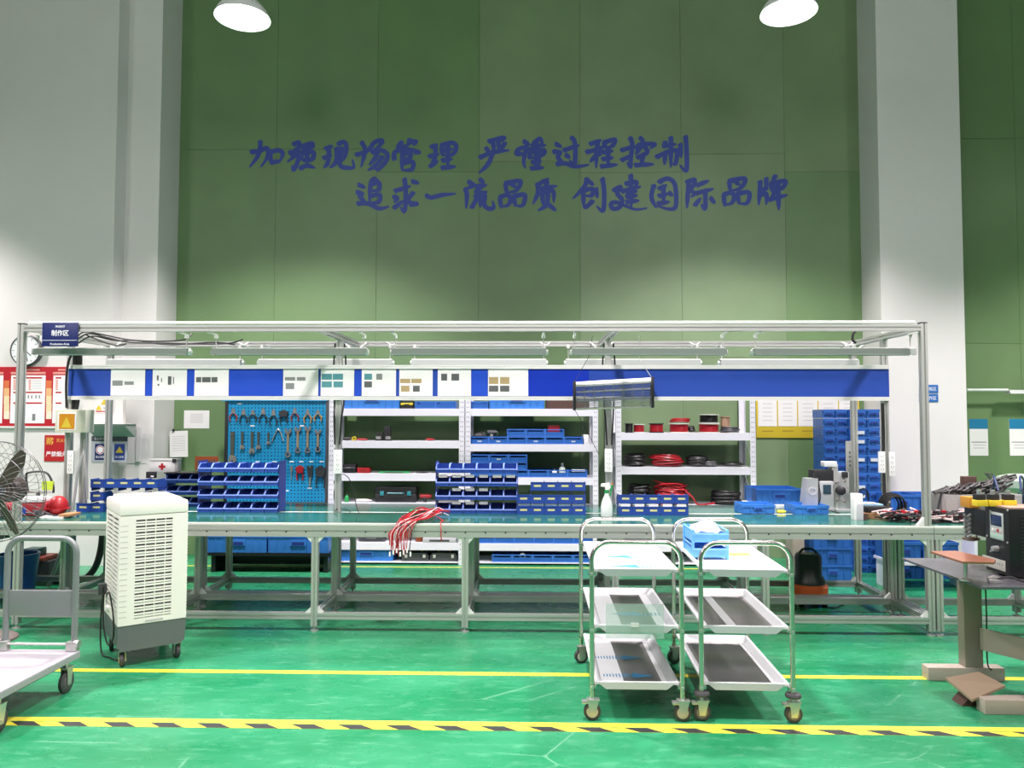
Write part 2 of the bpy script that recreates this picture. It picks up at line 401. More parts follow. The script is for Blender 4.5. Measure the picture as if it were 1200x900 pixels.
names = ['round white high bay lamp hanging in front of the green wall, left one', 'round white high bay lamp hanging in front of the green wall, right one']
WIDE = bpy.data.lights.new('wide_lamp_light', 'POINT'); WIDE.energy = LAMP_W2; WIDE.color = LAMP_COL; WIDE.shadow_soft_size = .7
for i, (x, y) in enumerate(LAMPS):
    q_ = LP.put(names[i] if i < 2 else 'round white high bay lamp of the hall ceiling outside the picture', (x, y, LAMP_Z), 0, 'high bay lamps' if i < 2 else 'high bay lamps beyond the picture')
    if y < -2:
        lo = [c for c in bpy.data.objects if c.parent == q_ and c.type == 'LIGHT'][0]; lo.data = WIDE

# ---------------------------------------------------------------- work benches
BF, BM1, BM2, BR = 5.45, 6.00, 6.09, 6.62        # rows of legs
BT = .745
legX = [ax(p, BF, 700) for p in (20, 193, 369, 545, 721, 897, 1090)]; legX = [2 * legX[0] - legX[1]] + legX
def bench(name, label, xs, y0, y1, x0, x1, mid=True, front=True):
    b = thing(name, label, 'workbench', ((x0 + x1) / 2, (y0 + y1) / 2, 0)); L = Vector(b.location)
    P = lambda g, n, m: setattr(g.build(n, m, b), 'location', -L)
    leg = None
    for y in (y0, y1):
        for x in xs:
            if leg is None:
                g = G(); g.prof((0, 0, .035), (0, 0, BT - .085)); g.cyl((0, 0, .0), (0, 0, .012), .028, 12); g.cyl((0, 0, .012), (0, 0, .036), .008, 8)
                leg = g.build('leg', ALU, b); o = leg
            else: o = leg.copy(); COL.objects.link(o)
            o.location = Vector((x, y, 0)) - L
    for y in (y0, y1):
        P(G().prof((x0, y, BT - .0445), (x1, y, BT - .0445), .045, .079), 'top_rail', ALU)
        g = G()
        for a, c in zip(xs, xs[1:]): g.prof((a + .023, y, .107), (c - .023, y, .107))
        P(g, 'bottom_rail', ALU)
    for x in xs:
        P(G().prof((x, y0 + .023, .107), (x, y1 - .023, .107)), 'cross_rail', ALU)
        P(G().prof((x, y0 + .023, BT - .06), (x, y1 - .023, BT - .06)), 'cross_rail', ALU)
        g = G()
        for y, s in ((y0, 1), (y1, -1)):
            for sx in (-1, 1):
                if (x == xs[0] and sx < 0) or (x == xs[-1] and sx > 0): continue
                g.prism([(x + sx * .023, .13), (x + sx * .065, .13), (x + sx * .023, .172)], 'y', y - .016, y + .016)
                g.prism([(x + sx * .023, BT - .085), (x + sx * .065, BT - .085), (x + sx * .023, BT - .127)], 'y', y - .016, y + .016)
        P(g, 'corner_bracket', ALUD)
    g = G(); x = x0 + .06
    while x < x1 - .03: g.cyl((x, y0 - .0235, BT - .05), (x, y0 - .019, BT - .05), .006, 8); x += .141
    P(g, 'bolts', BLACK)
    P(G().box(x0, x1, y0 - .022, y1 + .022, BT - .005, BT + .012, bev=.003), 'worktop', mat('pale bench board edge', (.68, .70, .64), .35))
    P(G().box(x0 + .002, x1 - .002, y0 - .006, y1 + .018, BT + .0121, BT + .0145), 'rubber_mat', MATG)
    return b
X0B, X1B = legX[0] - .03, legX[-1] + .024
TOP = BT + .0147
bench('workbench', 'long aluminium profile workbench in front with green mat', legX, BF, BM1, X0B, X1B)
bench('workbench', 'rear aluminium profile workbench with green mat, behind the long front one', legX, BM2, BR, X0B, X1B)
rx = X1B + .004
bench('workbench', 'aluminium profile workbench at right end behind the black machine', [rx + .03, rx + .9, rx + 1.8], BF, BM1, rx, rx + 1.83)

# ---------------------------------------------------------------- overhead frame
XL_, XR_ = ax(26.5, BF, 385), ax(1081, BF, 385)
XMID = [XL_, ax(397, 6.05, 500), ax(713, 6.05, 500), XR_]
f = thing('overhead_frame', 'tall aluminium profile frame standing over the workbenches', 'frame', (0, 5.45, TOP)); FL = Vector(f.location)
def FP(g, n, m=ALU): o = g.build(n, m, f); o.location = -FL; return o
FT = 2.17
for x in (XL_, XR_):
    FP(G().prof((x, BF, TOP), (x, BF, FT)).m(0), 'post'); FP(G().box(x - .0235, x + .0235, BF - .0235, BF + .0235, FT, FT + .008, bev=.002), 'end_cap', BLACK)
    FP(G().prof((x, BR, TOP), (x, BR, FT)), 'post')
    FP(G().prism([(BF - .023, TOP), (BF - .075, TOP), (BF - .023, TOP + .06)], 'x', x - .016, x + .016) if False else G().prism([(x - .023, TOP), (x - .07, TOP), (x - .023, TOP + .055)], 'y', BF - .016, BF + .016), 'foot_bracket', ALUD)
for x in XMID: FP(G().prof((x, 6.05, TOP), (x, 6.05, FT - .05)), 'post')
FP(G().prof((XL_ + .023, BF + .0, FT - .03), (XR_ - .023, BF, FT - .03), .045, .045), 'front_beam')
FP(G().tube([(XL_ + .06, BF - .012, FT + .008), (XR_ - .06, BF - .012, FT + .008)], .0115, 8), 'white_conduit', mat('white conduit', (.85, .85, .82), .35))
FP(G().prof((XL_ + .023, BR, FT - .03), (XR_ - .023, BR, FT - .03)), 'rear_beam')
for x in XMID:
    FP(G().prof((x, BF + .023, FT - .03), (x, BR - .023, FT - .03)), 'cross_beam')
for x in XMID:
    g = G()
    for s in (-1, 1): g.tube([(x + s * .10, BR - .03, FT - .02), (x + s * .02, BR - .03, FT - .09)], .008, 6)
    FP(g, 'diagonal_brace', ALUD)

# fluorescent fixtures
def fixture(w):
    def mk():
        o = thing('tube_light', '', 'lamp')
        g = G(); g.prism([(-.048, 0), (.048, 0), (.054, -.044), (.050, -.044), (.044, -.006), (-.044, -.006), (-.050, -.044), (-.054, -.044)], 'x', -w / 2, w / 2)
        g.build('reflector', mat('shaded reflector sheet', (.36, .40, .37), .45), o)  # shade on the body is put into this grey green colour
        G().box(-w / 2, w / 2, -.030, .030, .0005, .008, bev=.002).build('housing', mat('lit top sheet', (.9, .9, .88), .4), o)  # light falling on the fixture top is put into this brighter white
        G().tube([(-w / 2 + .02, 0, -.03), (w / 2 - .02, 0, -.03)], .013, 10).build('tube', mat('unlit tube glass', (.75, .78, .76), .15), o)
        for s in (-1, 1):
            G().lathe([(.0, -.012), (.02, -.01), (.02, .010), (0, .012)], 12, (s * (w / 2 + .004), 0, -.025), 'x').build('end_socket', mat('white socket', (.8, .82, .78), .4), o)
        return o
    return mk
PF, PR_ = Proto(fixture(1.10)), Proto(fixture(1.10))
YF, YR = 5.60, 6.42
fr = [(42, 222), (250, 430), (460, 640), (670, 850), (882, 1070)]
rr = [(128, 284), (304, 460), (483, 640), (663, 820), (843, 1004)]
for n, (row, Y, py, wd) in enumerate(((fr, YF, 409, 'front'), (rr, YR, 422, 'rear'))):
    for i, (a, b) in enumerate(row):
        xa, xb = ax(a, Y, py), ax(b, Y, py); z = az(py, Y, (a + b) / 2)
        o = PF.put('unlit white tube light under the frame, %s from left in the %s row' % (ORD[i], wd), ((xa + xb) / 2, Y, z), 0, 'tube lights, %s row' % wd, (abs(xb - xa) / 1.10, 1, 1))
        for s in (-.5, .5): G().tube([(s * 1.06, 0, .009), (s * 1.06, 0, FT - .0625 - z)], .004, 6).build('hanger', ZINC, o)
        for s in (-.5, .5):
            g = G(); g.box(s * 1.06 - .012, s * 1.06 + .012, -.01, .01, FT - .085 - z, FT - .062 - z)
            g.box(s * 1.06 - .008, s * 1.06 + .008, (BF - Y if n == 0 else 0) - .0, (0 if n == 0 else BR - Y), FT - .062 - z, FT - .0535 - z)
            g.build('clamp', ALUD, o)

# picture strip board hung on the frame
YB = 6.015
sb = thing('notice_strip', 'long narrow royal blue notice board with white sheets under the frame', 'notice board', (0, YB, 1.7)); SL = Vector(sb.location)
def SP(g, n, m): o = g.build(n, m, sb); o.location = -SL; return o
bx0, bx1 = ax(80, YB, 450), ax(1042, YB, 450)
zt, zb = az(431, YB), az(466, YB)
SP(G().box(bx0, bx1, YB, YB + .008, zb, zt), 'backing_panel', BLUEB)
SP(G().prof((bx0, YB - .004, zt + .006), (bx1, YB - .004, zt + .006), .022, .030), 'top_rail', ALUD)
SP(G().prof((bx0, YB - .004, zb - .006), (bx1, YB - .004, zb - .006), .022, .030), 'bottom_rail', ALUD)
sheets = [(130, 170), (179, 219), (228, 268), (332, 373), (376, 415), (424, 464), (468, 507), (513, 552), (572, 619)]
blobs = {0: [(132, 446, 144, 452), (146, 447, 157, 451)], 1: [(184, 440, 186, 446), (189, 443, 190, 448), (197, 441, 201, 451), (203, 442, 204, 450), (185, 450, 187, 452)], 2: [(230, 442, 236, 448), (237, 442, 247, 448), (248, 442, 255, 448)],
         3: [(334, 442, 346, 446), (348, 442, 358, 446), (335, 449, 345, 456)], 4: [(377, 438, 389, 445), (390, 438, 402, 445), (377, 447, 389, 454), (391, 447, 402, 454)],
         5: [(427, 438, 436, 445), (427, 447, 436, 454), (441, 438, 448, 445)], 6: [(469, 444, 481, 449), (482, 444, 494, 449), (470, 452, 480, 459), (484, 452, 492, 459)], 7: [(517, 438, 524, 446), (529, 438, 538, 446)],
         8: [(573, 442, 584, 450), (586, 442, 597, 450), (573, 452, 584, 459), (586, 452, 597, 459)]}
pc = [mat('print grey', (.22, .24, .23), .5), mat('print teal', (.08, .27, .30), .5), mat('print tan', (.40, .30, .14), .5), mat('print dark', (.09, .10, .10), .5)]
for i, (a, b) in enumerate(sheets):
    SP(G().box(ax(a, YB, 450), ax(b, YB, 450), YB - .0035, YB - .0005, zb + .012, zt - .012), 'white_sheet', PAPER)
    for j, (p, q, r, s) in enumerate(blobs[i]):
        k = {0: 0, 1: 3, 2: 3, 3: 0, 4: 1, 5: (1, 3, 0)[j % 3], 6: (2, 2, 2, 3)[j % 4], 7: 3, 8: (2, 2, 3, 3)[j % 4]}[i]
        SP(G().box(ax(p, YB, 450), ax(r, YB, 450), YB - .0045, YB - .0036, az(s, YB, (p + r) / 2), az(q, YB, (p + r) / 2)), 'printed_picture', pc[k])
for a, b in ((171, 178), (219.5, 227.5), (269, 331), (416, 423), (553, 571)):
    SP(G().box(ax(a, YB, 450), ax(b, YB, 450), YB - .0015, YB - .0003, zb + .012, zt - .012), 'blue_divider', mat('slightly lighter blue sheet', (.02, .075, .52), .25))
SP(G().box(ax(619, YB, 450), ax(690, YB, 450), YB - .0035, YB - .0005, zb + .014, zt - .014), 'clear_cover', mat('deep blue glossy sheet', (.012, .04, .42), .08))
for x in [bx0 + .05] + [x for x in XMID[1:]]:
    SP(G().box(x - .012, x + .012, YB + .008, 6.05 - .022, zb, zt), 'clip', ALUD)

# blue area sign
sx0, sx1 = ax(50, 5.42, 390), ax(92, 5.42, 390); sz0, sz1 = az(406, 5.42, 70), az(378, 5.42, 70)
s_ = thing('area_sign', 'navy blue hanging sign for the production area at the frame corner', 'sign', ((sx0 + sx1) / 2, 5.418, sz0))
w_ = sx1 - sx0; h_ = sz1 - sz0
G().box(-w_ / 2, w_ / 2, -.004, .004, 0, h_, bev=.001).build('board', NAVY, s_)
text('制作区', .05, 'lettering', WHITEI, s_, (0, -.005, h_ * .56), width=w_ * .48, height=h_ * .25, bold=.0007)
text('Production Area', .03, 'lettering', WHITEI, s_, (0, -.005, h_ * .10), width=w_ * .53, bold=.0003)
text('PHOENTE', .03, 'lettering', WHITEI, s_, (0, -.005, h_ * .83), width=w_ * .27, height=h_ * .09, shear=.35, bold=.0003)
G().box(-w_ * .48, w_ * .48, -.0055, -.004, h_ * .245, h_ * .262).build('divider_line', WHITEI, s_)
G().box(-.02, .02, .004, .012, h_ * .5, h_).build('mounting_clip', ZINC, s_)

# hanging insect lamp / wire grille lamp
YI = 5.88
ia, ib = at(673, 448, YI), at(764, 443, YI); ia2, ib2 = at(674, 481, YI), at(765, 478, YI)
o = thing('grille_lamp', 'white insect lamp with black end caps and wire grille hanging before the blue board', 'lamp', (0, YI, ia2.z)); IL = Vector(o.location)
def IP(g, n, m): q = g.build(n, m, o); q.location = -IL; return q
IP(G().tube([ia + Vector((.01, 0, -.018)), ib + Vector((-.01, 0, -.018))], .021, 12), 'white_tube_cover', mat('bright white plastic', (.88, .88, .88), .3))
for n_, (a, b) in enumerate(((ia, ia2), (ib, ib2))):
    IP(G().box(-.010, .010, -.045, .045, b.z - a.z, .008, bev=.004, M=Matrix.Translation(a)), 'end_cap', BLACK)
IP(G().tube([ia2 + Vector((.01, 0, .01)), ib2 + Vector((-.01, 0, .01))], .008, 8), 'bottom_bar', mat('cream plastic', (.66, .66, .55), .4))
g = G()
for y in (-.042, .042):
    for k in range(16):
        t = .12 + .053 * k; A = ia.lerp(ia2, t); B = ib.lerp(ib2, t); A = A + Vector((.01, y, 0)); B = B + Vector((-.01, y, 0)); g.tube([A, B], .0018, 4, smooth=False)
    for k in range(1, 8):
        t = k / 8; g.tube([ia.lerp(ib, t) + Vector((0, y, -.03)), ia2.lerp(ib2, t) + Vector((0, y, .012))], .002, 4, smooth=False)
IP(g, 'wire_grille', mat('grey grille wire', (.30, .30, .31), .4, .3))
for k in range(2): IP(G().tube([ia.lerp(ia2, .35 + .3 * k) + Vector((.015, 0, 0)), ib.lerp(ib2, .35 + .3 * k) + Vector((-.015, 0, 0))], .008, 8), 'lamp_tube', mat('lilac grey tube', (.45, .44, .52), .2))
IP(G().tube([ib, at(749, 420, YI - .05), Vector((at(745, 418, YI).x, YI - .2, FT - .06))], .0022, 5), 'hanging_wire', WHTW)
IP(G().tube([ia, at(690, 418, YI), Vector((at(692, 415, YI).x, YI - .2, FT - .06))], .0022, 5), 'hanging_wire', BLKW)
IP(G().tube([ia2, at(681, 493, YI), at(693, 515, YI), at(702, 533, YI + .05)], .0022, 5), 'dangling_cord', BLKW)

# cables on the frame
def smooth(pts, k=6):
    P = [Vector(p) for p in pts]; Q = []
    for i in range(len(P) - 1):
        a, b, c, e = P[max(i - 1, 0)], P[i], P[i + 1], P[min(i + 2, len(P) - 1)]
        for j in range(k):
            t = j / k; Q.append(.5 * ((2 * b) + (c - a) * t + (2 * a - 5 * b + 4 * c - e) * t * t + (3 * b - a - 3 * c + e) * t ** 3))
    return Q + [P[-1]]
def cable(label, paths, r, m, name='cable', cat='cable', group=None, n=6):
    g = G()
    for p in paths: g.tube(smooth(p), r, n)
    return tag(g.build(name, m), label, cat, group)
Y = 6.0
cable('thick black cable bundle sagging under the frame behind the blue sign', [
    [at(88, 396, Y), at(100, 389, Y), at(125, 393, Y), at(150, 398, Y), at(185, 400, Y), at(215, 398, Y), at(225, 391, Y + .05)],
    [at(90, 398, Y + .02), at(104, 391, Y + .02), at(128, 396, Y), at(152, 401, Y), at(190, 402, Y), at(240, 403, Y), at(270, 402, Y), at(284, 398, Y + .2)],
    [at(92, 402, Y + .03), at(108, 394, Y + .03), at(135, 399, Y), at(160, 399, Y), at(200, 404, Y), at(250, 401, Y), at(275, 404, Y)],
    [at(100, 392, Y + .04), at(122, 401, Y), at(138, 405, Y), at(148, 403, Y)]], .0065, BLKW)
cable('black cable hanging down the left end of the blue strip board', [[at(86, 412, 5.97), at(80, 425, 5.97), at(77.5, 450, 5.97), at(78, 478, 5.97)]], .009, BLKW)
cable('dark cable bundle tied to the post left of the blue strip board', [[(XMID[0] + dx, 6.04, FT - .12), (XMID[0] + dx * 1.2, 6.04, 1.95), (XMID[0] + dx, 6.04, 1.62), (XMID[0] + dx * .7, 6.03, 1.52)] for dx in (.03, .05, .07)], .011, BLKW)
for i, (x, w) in enumerate(((XMID[1], 'left'), (XMID[2], 'middle'))):
    cable('black cables running down the %s frame post to its power strip' % w, [[(x + dx, 6.04, FT - .08), (x + dx * 1.3, 6.045, 1.9), (x + dx, 6.04, 1.62), (x + dx * .8, 6.01, 1.5), (x + dx * .5, 6.0, 1.29)] for dx in (-.034, .04)], .007, BLKW)
cable('black cable hanging down the right end post of the frame', [[(XR_ - .03, 6.02, 1.62), (XR_ - .028, 6.02, 1.4), (XR_ - .03, 6.02, 1.2), (XR_ - .03, 6.02, .8)]], .012, BLKW)
cable('black cable loop tied to the right top corner of the frame', [[at(1003, 402, 6.3), at(999, 398, 6.3), at(1000, 391, 6.3), at(1003, 388, 6.3)]], .010, BLKW)
cable('white cable ties between left rear beam and tube light', [[at(x - 7, 401, 6.4), at(x, 404, 6.38), at(x + 5, 401, 6.4)] for x in (286, 460, 640, 815, 995)], .005, WHTW, 'cable')

# power strips
def pstrip(label, x0, y0, x1, y1, Y, cords=True, m=None):
    a, b = at(x0, y1, Y), at(x1, y0, Y); o = thing('power_strip', label, 'power strip', ((a.x + b.x) / 2, Y, a.z), 0, 'power strips on the frame posts')
    w, h = abs(b.x - a.x), b.z - a.z
    G().box(-w / 2, w / 2, -.02, .0, 0, h, bev=.005).build('body', mat('white socket plastic', (.8, .82, .80), .4), o)
    n = 4; s0 = None
    for k in range(n):
        g = G(); zc = h * (.18 + .2 * k); 
        for dx in (-.008, .008): g.box(dx - .0015, dx + .0015, -.0212, -.0201, zc - .006, zc + .006)
        g.box(-.0015, .0015, -.0212, -.0201, zc - .016, zc - .010); g.build('socket', INK, o)
    return o
pstrip('white power strip on the left frame post before the shelves', 391.5, 527, 401.5, 555, 6.0)
pstrip('white power strip on the middle frame post above the spray bottle', 708.5, 526, 717.5, 553, 6.0)
pstrip('white power strip facing left on the right end post of the frame', 1029, 529, 1036, 554, 6.0)
pstrip('second white power strip on the right side of the right end post', 1041, 529.5, 1047.5, 558, 6.04)
pstrip('white power strip with blue label on the grey post right of the fire notice', 79.5, 528, 88, 555, 5.98)

# small press column / upright gauge on bench right (silver upright with printed scale)
o = thing('measuring_column', 'tall silver column with dark printed letters beside the crimping machine', 'column', (ax(996, 6.3, 560), 6.3, TOP))
zt_ = az(517, 6.3, 996) - TOP
G().box(-.028, .028, -.01, .01, 0, zt_, bev=.002).build('plate', ALU, o)
for k in range(4):
    G().box(-.010, .006, -.0115, -.0101, zt_ - .10 - k * .035, zt_ - .082 - k * .035).build('printed_mark', INK, o)
G().prof((.018, .034, 0), (.018, .034, zt_), .04).build('profile_post', ALU, o)

# ---------------------------------------------------------------- shelving units
YS0, YS1 = YSH, YSH + .42
def shelf_unit(label, px, levels, pytop, thick=.075):
    xa, xb = ax(px[0], YS0, 550), ax(px[1], YS0, 550); pw = .055 if px[1] - px[0] > 0 else .05
    o = thing('storage_rack', label, 'shelf', ((xa + xb) / 2, (YS0 + YS1) / 2, 0), 0, 'white metal storage racks'); L = Vector(o.location)
    zt = az(pytop, YS0)
    for x in (xa + pw / 2, xb - pw / 2):
        for y, s in ((YS0, 1), (YS1, -1)):
            g = G(); d = 1 if x < L.x else -1
            g.box(x - pw / 2, x + pw / 2, min(y, y + s * .004), max(y, y + s * .004), 0, zt)
            g.box(x - d * pw / 2 - .002, x - d * pw / 2 + .002, min(y, y + s * .05), max(y, y + s * .05), 0, zt)
            q = g.build('upright', WHITEP, o); q.location = -L
            if s == 1:
                g = G(); z = .06
                while z < zt - .02:
                    for dx in (-.010, .010): g.box(x + dx - .0025, x + dx + .0025, y - .0008, y, z - .007, z + .007)
                    z += .05
                q = tag(g.build('slot_holes', DARKG, o), kind='stuff'); q.location = -L
    for z in levels:
        g = G(); g.box(xa + .004, xb - .004, YS0 + .006, YS1 - .006, z - .012, z)
        q = g.build('shelf_board', WHITEP, o); q.location = -L
        for y0 in ((YS0 + .0045, YS1 - .016) if z > .1 else ()):
            q = G().box(xa + pw - .004, xb - pw + .004, y0, y0 + .012, z - thick, z - .0125).build('beam', WHITEP, o); q.location = -L
    for x in (xa + .01, xb - .01):
        g = G()
        for z in levels[:-1]: g.tube([(x, YS0 + .03, z), (x, YS1 - .03, z + .3)], .008, 6)
        q = g.build('brace', WHITEP, o); q.location = -L
    return o, xa, xb
z1 = az(479, YS0); zA = [.03, az(636.7, YS0), az(590, YS0), az(555.5, YS0), az(517, YS0), z1]
_, XA0, XA1 = shelf_unit('white slotted metal rack next to the blue tool pegboard', (385, 544), zA, 440)
zBl = [.03, az(637, YS0), az(595, YS0), az(559.5, YS0), az(520.5, YS0), z1]
_, XB0, XB1 = shelf_unit('white slotted metal rack in the middle full of blue trays', (545, 701), zBl, 440)
zC = [.03, az(637, YS0), az(591.5, YS0), az(547, YS0), az(507, YS0)]
_, XC0, XC1 = shelf_unit('white slotted metal rack at right holding wire spools and red cable coils', (722, 886), zC, 447)

# ---------------------------------------------------------------- bins, trays, crates
BW, BD, BH = .100, .16, .066
def mk_bin():
    o = thing('parts_bin', '', 'bin'); w, d, h, t = BW / 2, BD, BH, .0025
    g = G()
    g.box(-w, w, 0, d, 0, t)                                    # floor
    g.box(-w, w, d - t, d, t, h)                                # back
    g.prism([(0, t), (0, h * .42), (.045, h), (d - t, h), (d - t, t)], 'x', -w, -w + t)
    g.prism([(0, t), (0, h * .42), (.045, h), (d - t, h), (d - t, t)], 'x', w - t, w)
    g.box(-w + t, w - t, 0, t, t, h * .36)
    g.build('body', BINB, o)
    g = G(); e = .004   # thick rim, edge highlights painted in as pale blue
    g.box(-w - .001, w + .001, -.006, .003, h * .36, h * .36 + .010)
    for s in (-1, 1):
        g.prism([(-.005, h * .36), (-.001, h * .36 + .010), (.045, h + .003), (.051, h - .003)], 'x', s * w - e / 2 - .001, s * w + e / 2 + .001)
        g.box(s * w - .003, s * w + .003, .045, d, h - .004, h + .003)
    g.build('rim', mat('highlit bin rim', (.26, .38, .92), .3), o)
    return o
PB = Proto(mk_bin)
def mk_binback():
    o = thing('parts_bin', '', 'bin'); w, d, h, t = BW / 2, BD, BH, .0025
    g = G(); g.box(-w, w, 0, d, 0, t); g.box(-w, w, 0, t, t, h)
    g.prism([(d, t), (d, h * .42), (d - .045, h), (t, h), (t, t)], 'x', -w, -w + t)
    g.prism([(d, t), (d, h * .42), (d - .045, h), (t, h), (t, t)], 'x', w - t, w)
    g.box(-w + t, w - t, d - t, d, t, h * .36); g.box(-w - .001, w + .001, -.004, 0, h - .008, h)
    g.build('body', BINB, o)
    G().box(-.026, .026, -.0012, -.0002, h * .44, h * .66).build('label_strip', YLAB, o)
    return o
PBB = Proto(mk_binback)
def rack(label, x0, Y, cols, rows, dz, where, top_skip=(), fill=None, w=None, z0=TOP, small=None):
    r = thing('bin_rack', label, 'rack', (x0, Y, z0)); w = w or BW + .004
    W_ = cols * w
    for s in (-.004, W_): G().box(s, s + .004, .02, .19, 0, rows * dz - .02).build('side_panel', mat('dark blue steel', (.015, .04, .26), .4), r)
    for k in range(rows): G().box(0, W_, .165, .185, k * dz + .001, k * dz + .02 if k else .02).build('cross_rail', MATS['dark blue steel'], r)
    for k in range(1, rows): G().box(0, W_, .03, .165, k * dz - .0035, k * dz - .0008).build('shelf_plate', MATS['dark blue steel'], r)
    for k in range(rows):
        for c in range(cols):
            if (k, c) in top_skip: continue
            PB.put('open blue bin, %s, %s row from top, %s from left' % (where.replace('the ', ''), ORD[rows - 1 - k], ORD[c]), (x0 + w * (c + .5), Y, z0 + k * dz), 0, 'open bins in ' + where, (w / (BW + .004), 1, 1) if small is None else small)
            if fill and fill(k, c):
                pass
    return r
xr = ax(231, 6.0, 600); dzr = .1045
wr1 = (ax(325, 6.0, 600) - xr) / 6
rack('blue louvred rack of open parts bins left of the pegboard tools', xr, 6.0, 6, 4, dzr, 'the rack before the pegboard', w=wr1)
xr2 = ax(510.5, 6.0, 600)
rack('blue rack of open parts bins at the centre of the bench', xr2, 6.0, 6, 4, dzr, 'the central rack', w=(ax(606, 6.0, 600) - xr2) / 6)
# white labels between the bins of the central rack
for k in range(4):
    for c in range(6):
        if k in (0, 1) and c not in (1, 2, 3): continue
        w = .106; x = xr2 + w * (c + .5); zz = TOP + (k + 1) * dzr - .038 if k < 3 else None
        if zz: tag(G().box(x - .034, x + .034, 6.024, 6.0255, zz, zz + .022).build('bin_label', PAPER, None), 'white card hung above a bin of the central rack, %s row from below, %s from left' % (ORD[k], ORD[c]), 'label', 'white cards of the central rack')
def backs(where, px0, px1, rows, Y=5.93, n=5, first=0):
    x0, x1 = ax(px0, Y, 600), ax(px1, Y, 600); w = (x1 - x0) / n
    for k, (cs, py) in enumerate(rows):
        z = az(py, Y, (px0 + px1) / 2) if k else TOP
        for j, c in enumerate(cs):
            PBB.put('blue bin back, %s, %s row from below, %s from left' % (where, ORD[k], ORD[j]), (x0 + w * (c + .5), Y, z), 0, 'bins ' + where, (w * .985 / BW, 1, 1))
    r = thing('bin_rack', 'thin blue stand carrying the bins ' + where, 'rack', ((x0 + x1) / 2, Y, TOP))
    for k, (cs, py) in enumerate(rows[1:]):
        z = az(py, Y, (px0 + px1) / 2) - TOP
        a = (min(cs) - n / 2) * w; b = (max(cs) + 1 - n / 2) * w
        G().box(a, b, .012, .15, z - .0035, z - .0008).build('shelf_plate', MATS['dark blue steel'], r)
        zp = (az(rows[k][1], Y, (px0 + px1) / 2) - TOP if k else 0)
        for s in range(min(cs), max(cs) + 2):
            G().box((s - n / 2) * w - .003 if s <= max(cs) else b - .006, (s - n / 2) * w + .003 if s <= max(cs) else b, .02, .14, zp + BH + .006, z - .004).build('divider', MATS['dark blue steel'], r)
    return x0, w
b5 = range(5)
backs('right of the central rack', 605.5, 686.5, [(b5, 605), (b5, 590), ([1, 2, 3, 4], 575)], 5.93)
backs('beside the spray bottle', 725, 807, [(b5, 605), (b5, 590)], 5.93)
backs('behind the air cooler', 105, 184, [([-1, 0], 601), ([0, 4], 586.5), (b5, 571.5)], 5.98)
for k, py, n in ((1, 590, 5), (0, 590, 5)):
    for c in range(3):
        w = .107
for c in range(5):
    x = ax(725, 5.93, 600) + (c + .5) * (ax(807, 5.93, 600) - ax(725, 5.93, 600)) / 5
    tag(G().box(x - .036, x + .036, 5.933, 5.9345, az(594, 5.93) + .002, az(589.7, 5.93) - .002).build('bin_label', PAPER), 'white card between the two bin rows beside the spray bottle, %s from left' % ORD[c], 'label', 'white cards beside the spray bottle')
rack('dark blue rack of small bins left of the big bin rack', ax(193, 6.35, 590), 6.35, 3, 3, .098, 'the rack under the first aid box', w=.102)
# blue trays
TW, TD, TH = .19, .30, .075
def mk_tray():
    o = thing('storage_tray', '', 'tray'); w, d, h, t = TW / 2, TD, TH, .004
    g = G(); g.box(-w + .006, w - .006, .006, d - .006, 0, t)
    g.box(-w, w, 0, t, .0, h * .62); g.box(-w, w, d - t, d, t, h); g.box(-w, -w + t, t, d - t, 0, h); g.box(w - t, w, t, d - t, 0, h)
    g.box(-w, -w + .018, -.001, t, h * .62, h); g.box(w - .018, w, -.001, t, h * .62, h)
    g.build('body', BINL, o)
    g = G(); g.box(-w - .003, w + .003, -.006, 0, h - .010, h); g.box(-w - .003, w + .003, -.005, 0, 0, .008)
    g.box(-w - .003, -w + .004, -.006, .0, .008, h - .01); g.box(w - .004, w + .003, -.006, 0, .008, h - .01)
    g.build('rim', mat('lighter blue rim', (.05, .18, .62), .35), o)
    return o
PT = Proto(mk_tray)
LBL = mat('grey white label', (.5, .55, .6), .6)
def trays(where, px0, px1, pyb, Y, z=None, n=6, k0=0, sc=1, row='', lab=()):
    x0, x1 = ax(px0, Y, 520), ax(px1, Y, 520); w = (x1 - x0) / n
    for i in range(n):
        o = PT.put('blue tray %s, %s from left%s' % (where, ORD[i], row), (x0 + w * (i + .5), Y, z), 0, 'blue trays ' + where, (w * .97 / TW, 1, sc))
        if i in lab: G().box(-.022, .022, -.0015, -.0002, .02, .034).build('label_strip', LBL, o)
YT = YS0 + .02
e = .001
trays('on the second shelf of the middle rack', 551, 683, 520, YT, zBl[4] + e, 6, row=' in the bottom row', lab=(0, 1, 3, 5))
trays('on the second shelf of the middle rack', 594, 661, 511, YT, zBl[4] + e + TH + .003, 3, row=' in the row on top')
trays('on the third shelf of the middle rack', 551, 688, 559, YT, zBl[3] + e, 6, row=' in the bottom row')
trays('on the third shelf of the middle rack', 551, 618, 549, YT, zBl[3] + e + TH + .003, 3, row=' in the middle row')
trays('on the third shelf of the middle rack', 551, 618, 541, YT, zBl[3] + e + 2 * TH + .006, 3, row=' in the top row', lab=(1,))
trays('on the low shelf of the middle rack', 557, 695, 636, YT, zBl[1] + e, 6)
trays('on the floor level of the middle rack', 577, 695, 661, YT, zBl[0] + e, 5)
trays('on the high shelf of rack beside the pegboard', 486, 534, 478, YT, z1 + e, 2)
trays('on the high shelf of the middle rack', 551, 572, 478, YT, z1 + e, 1)
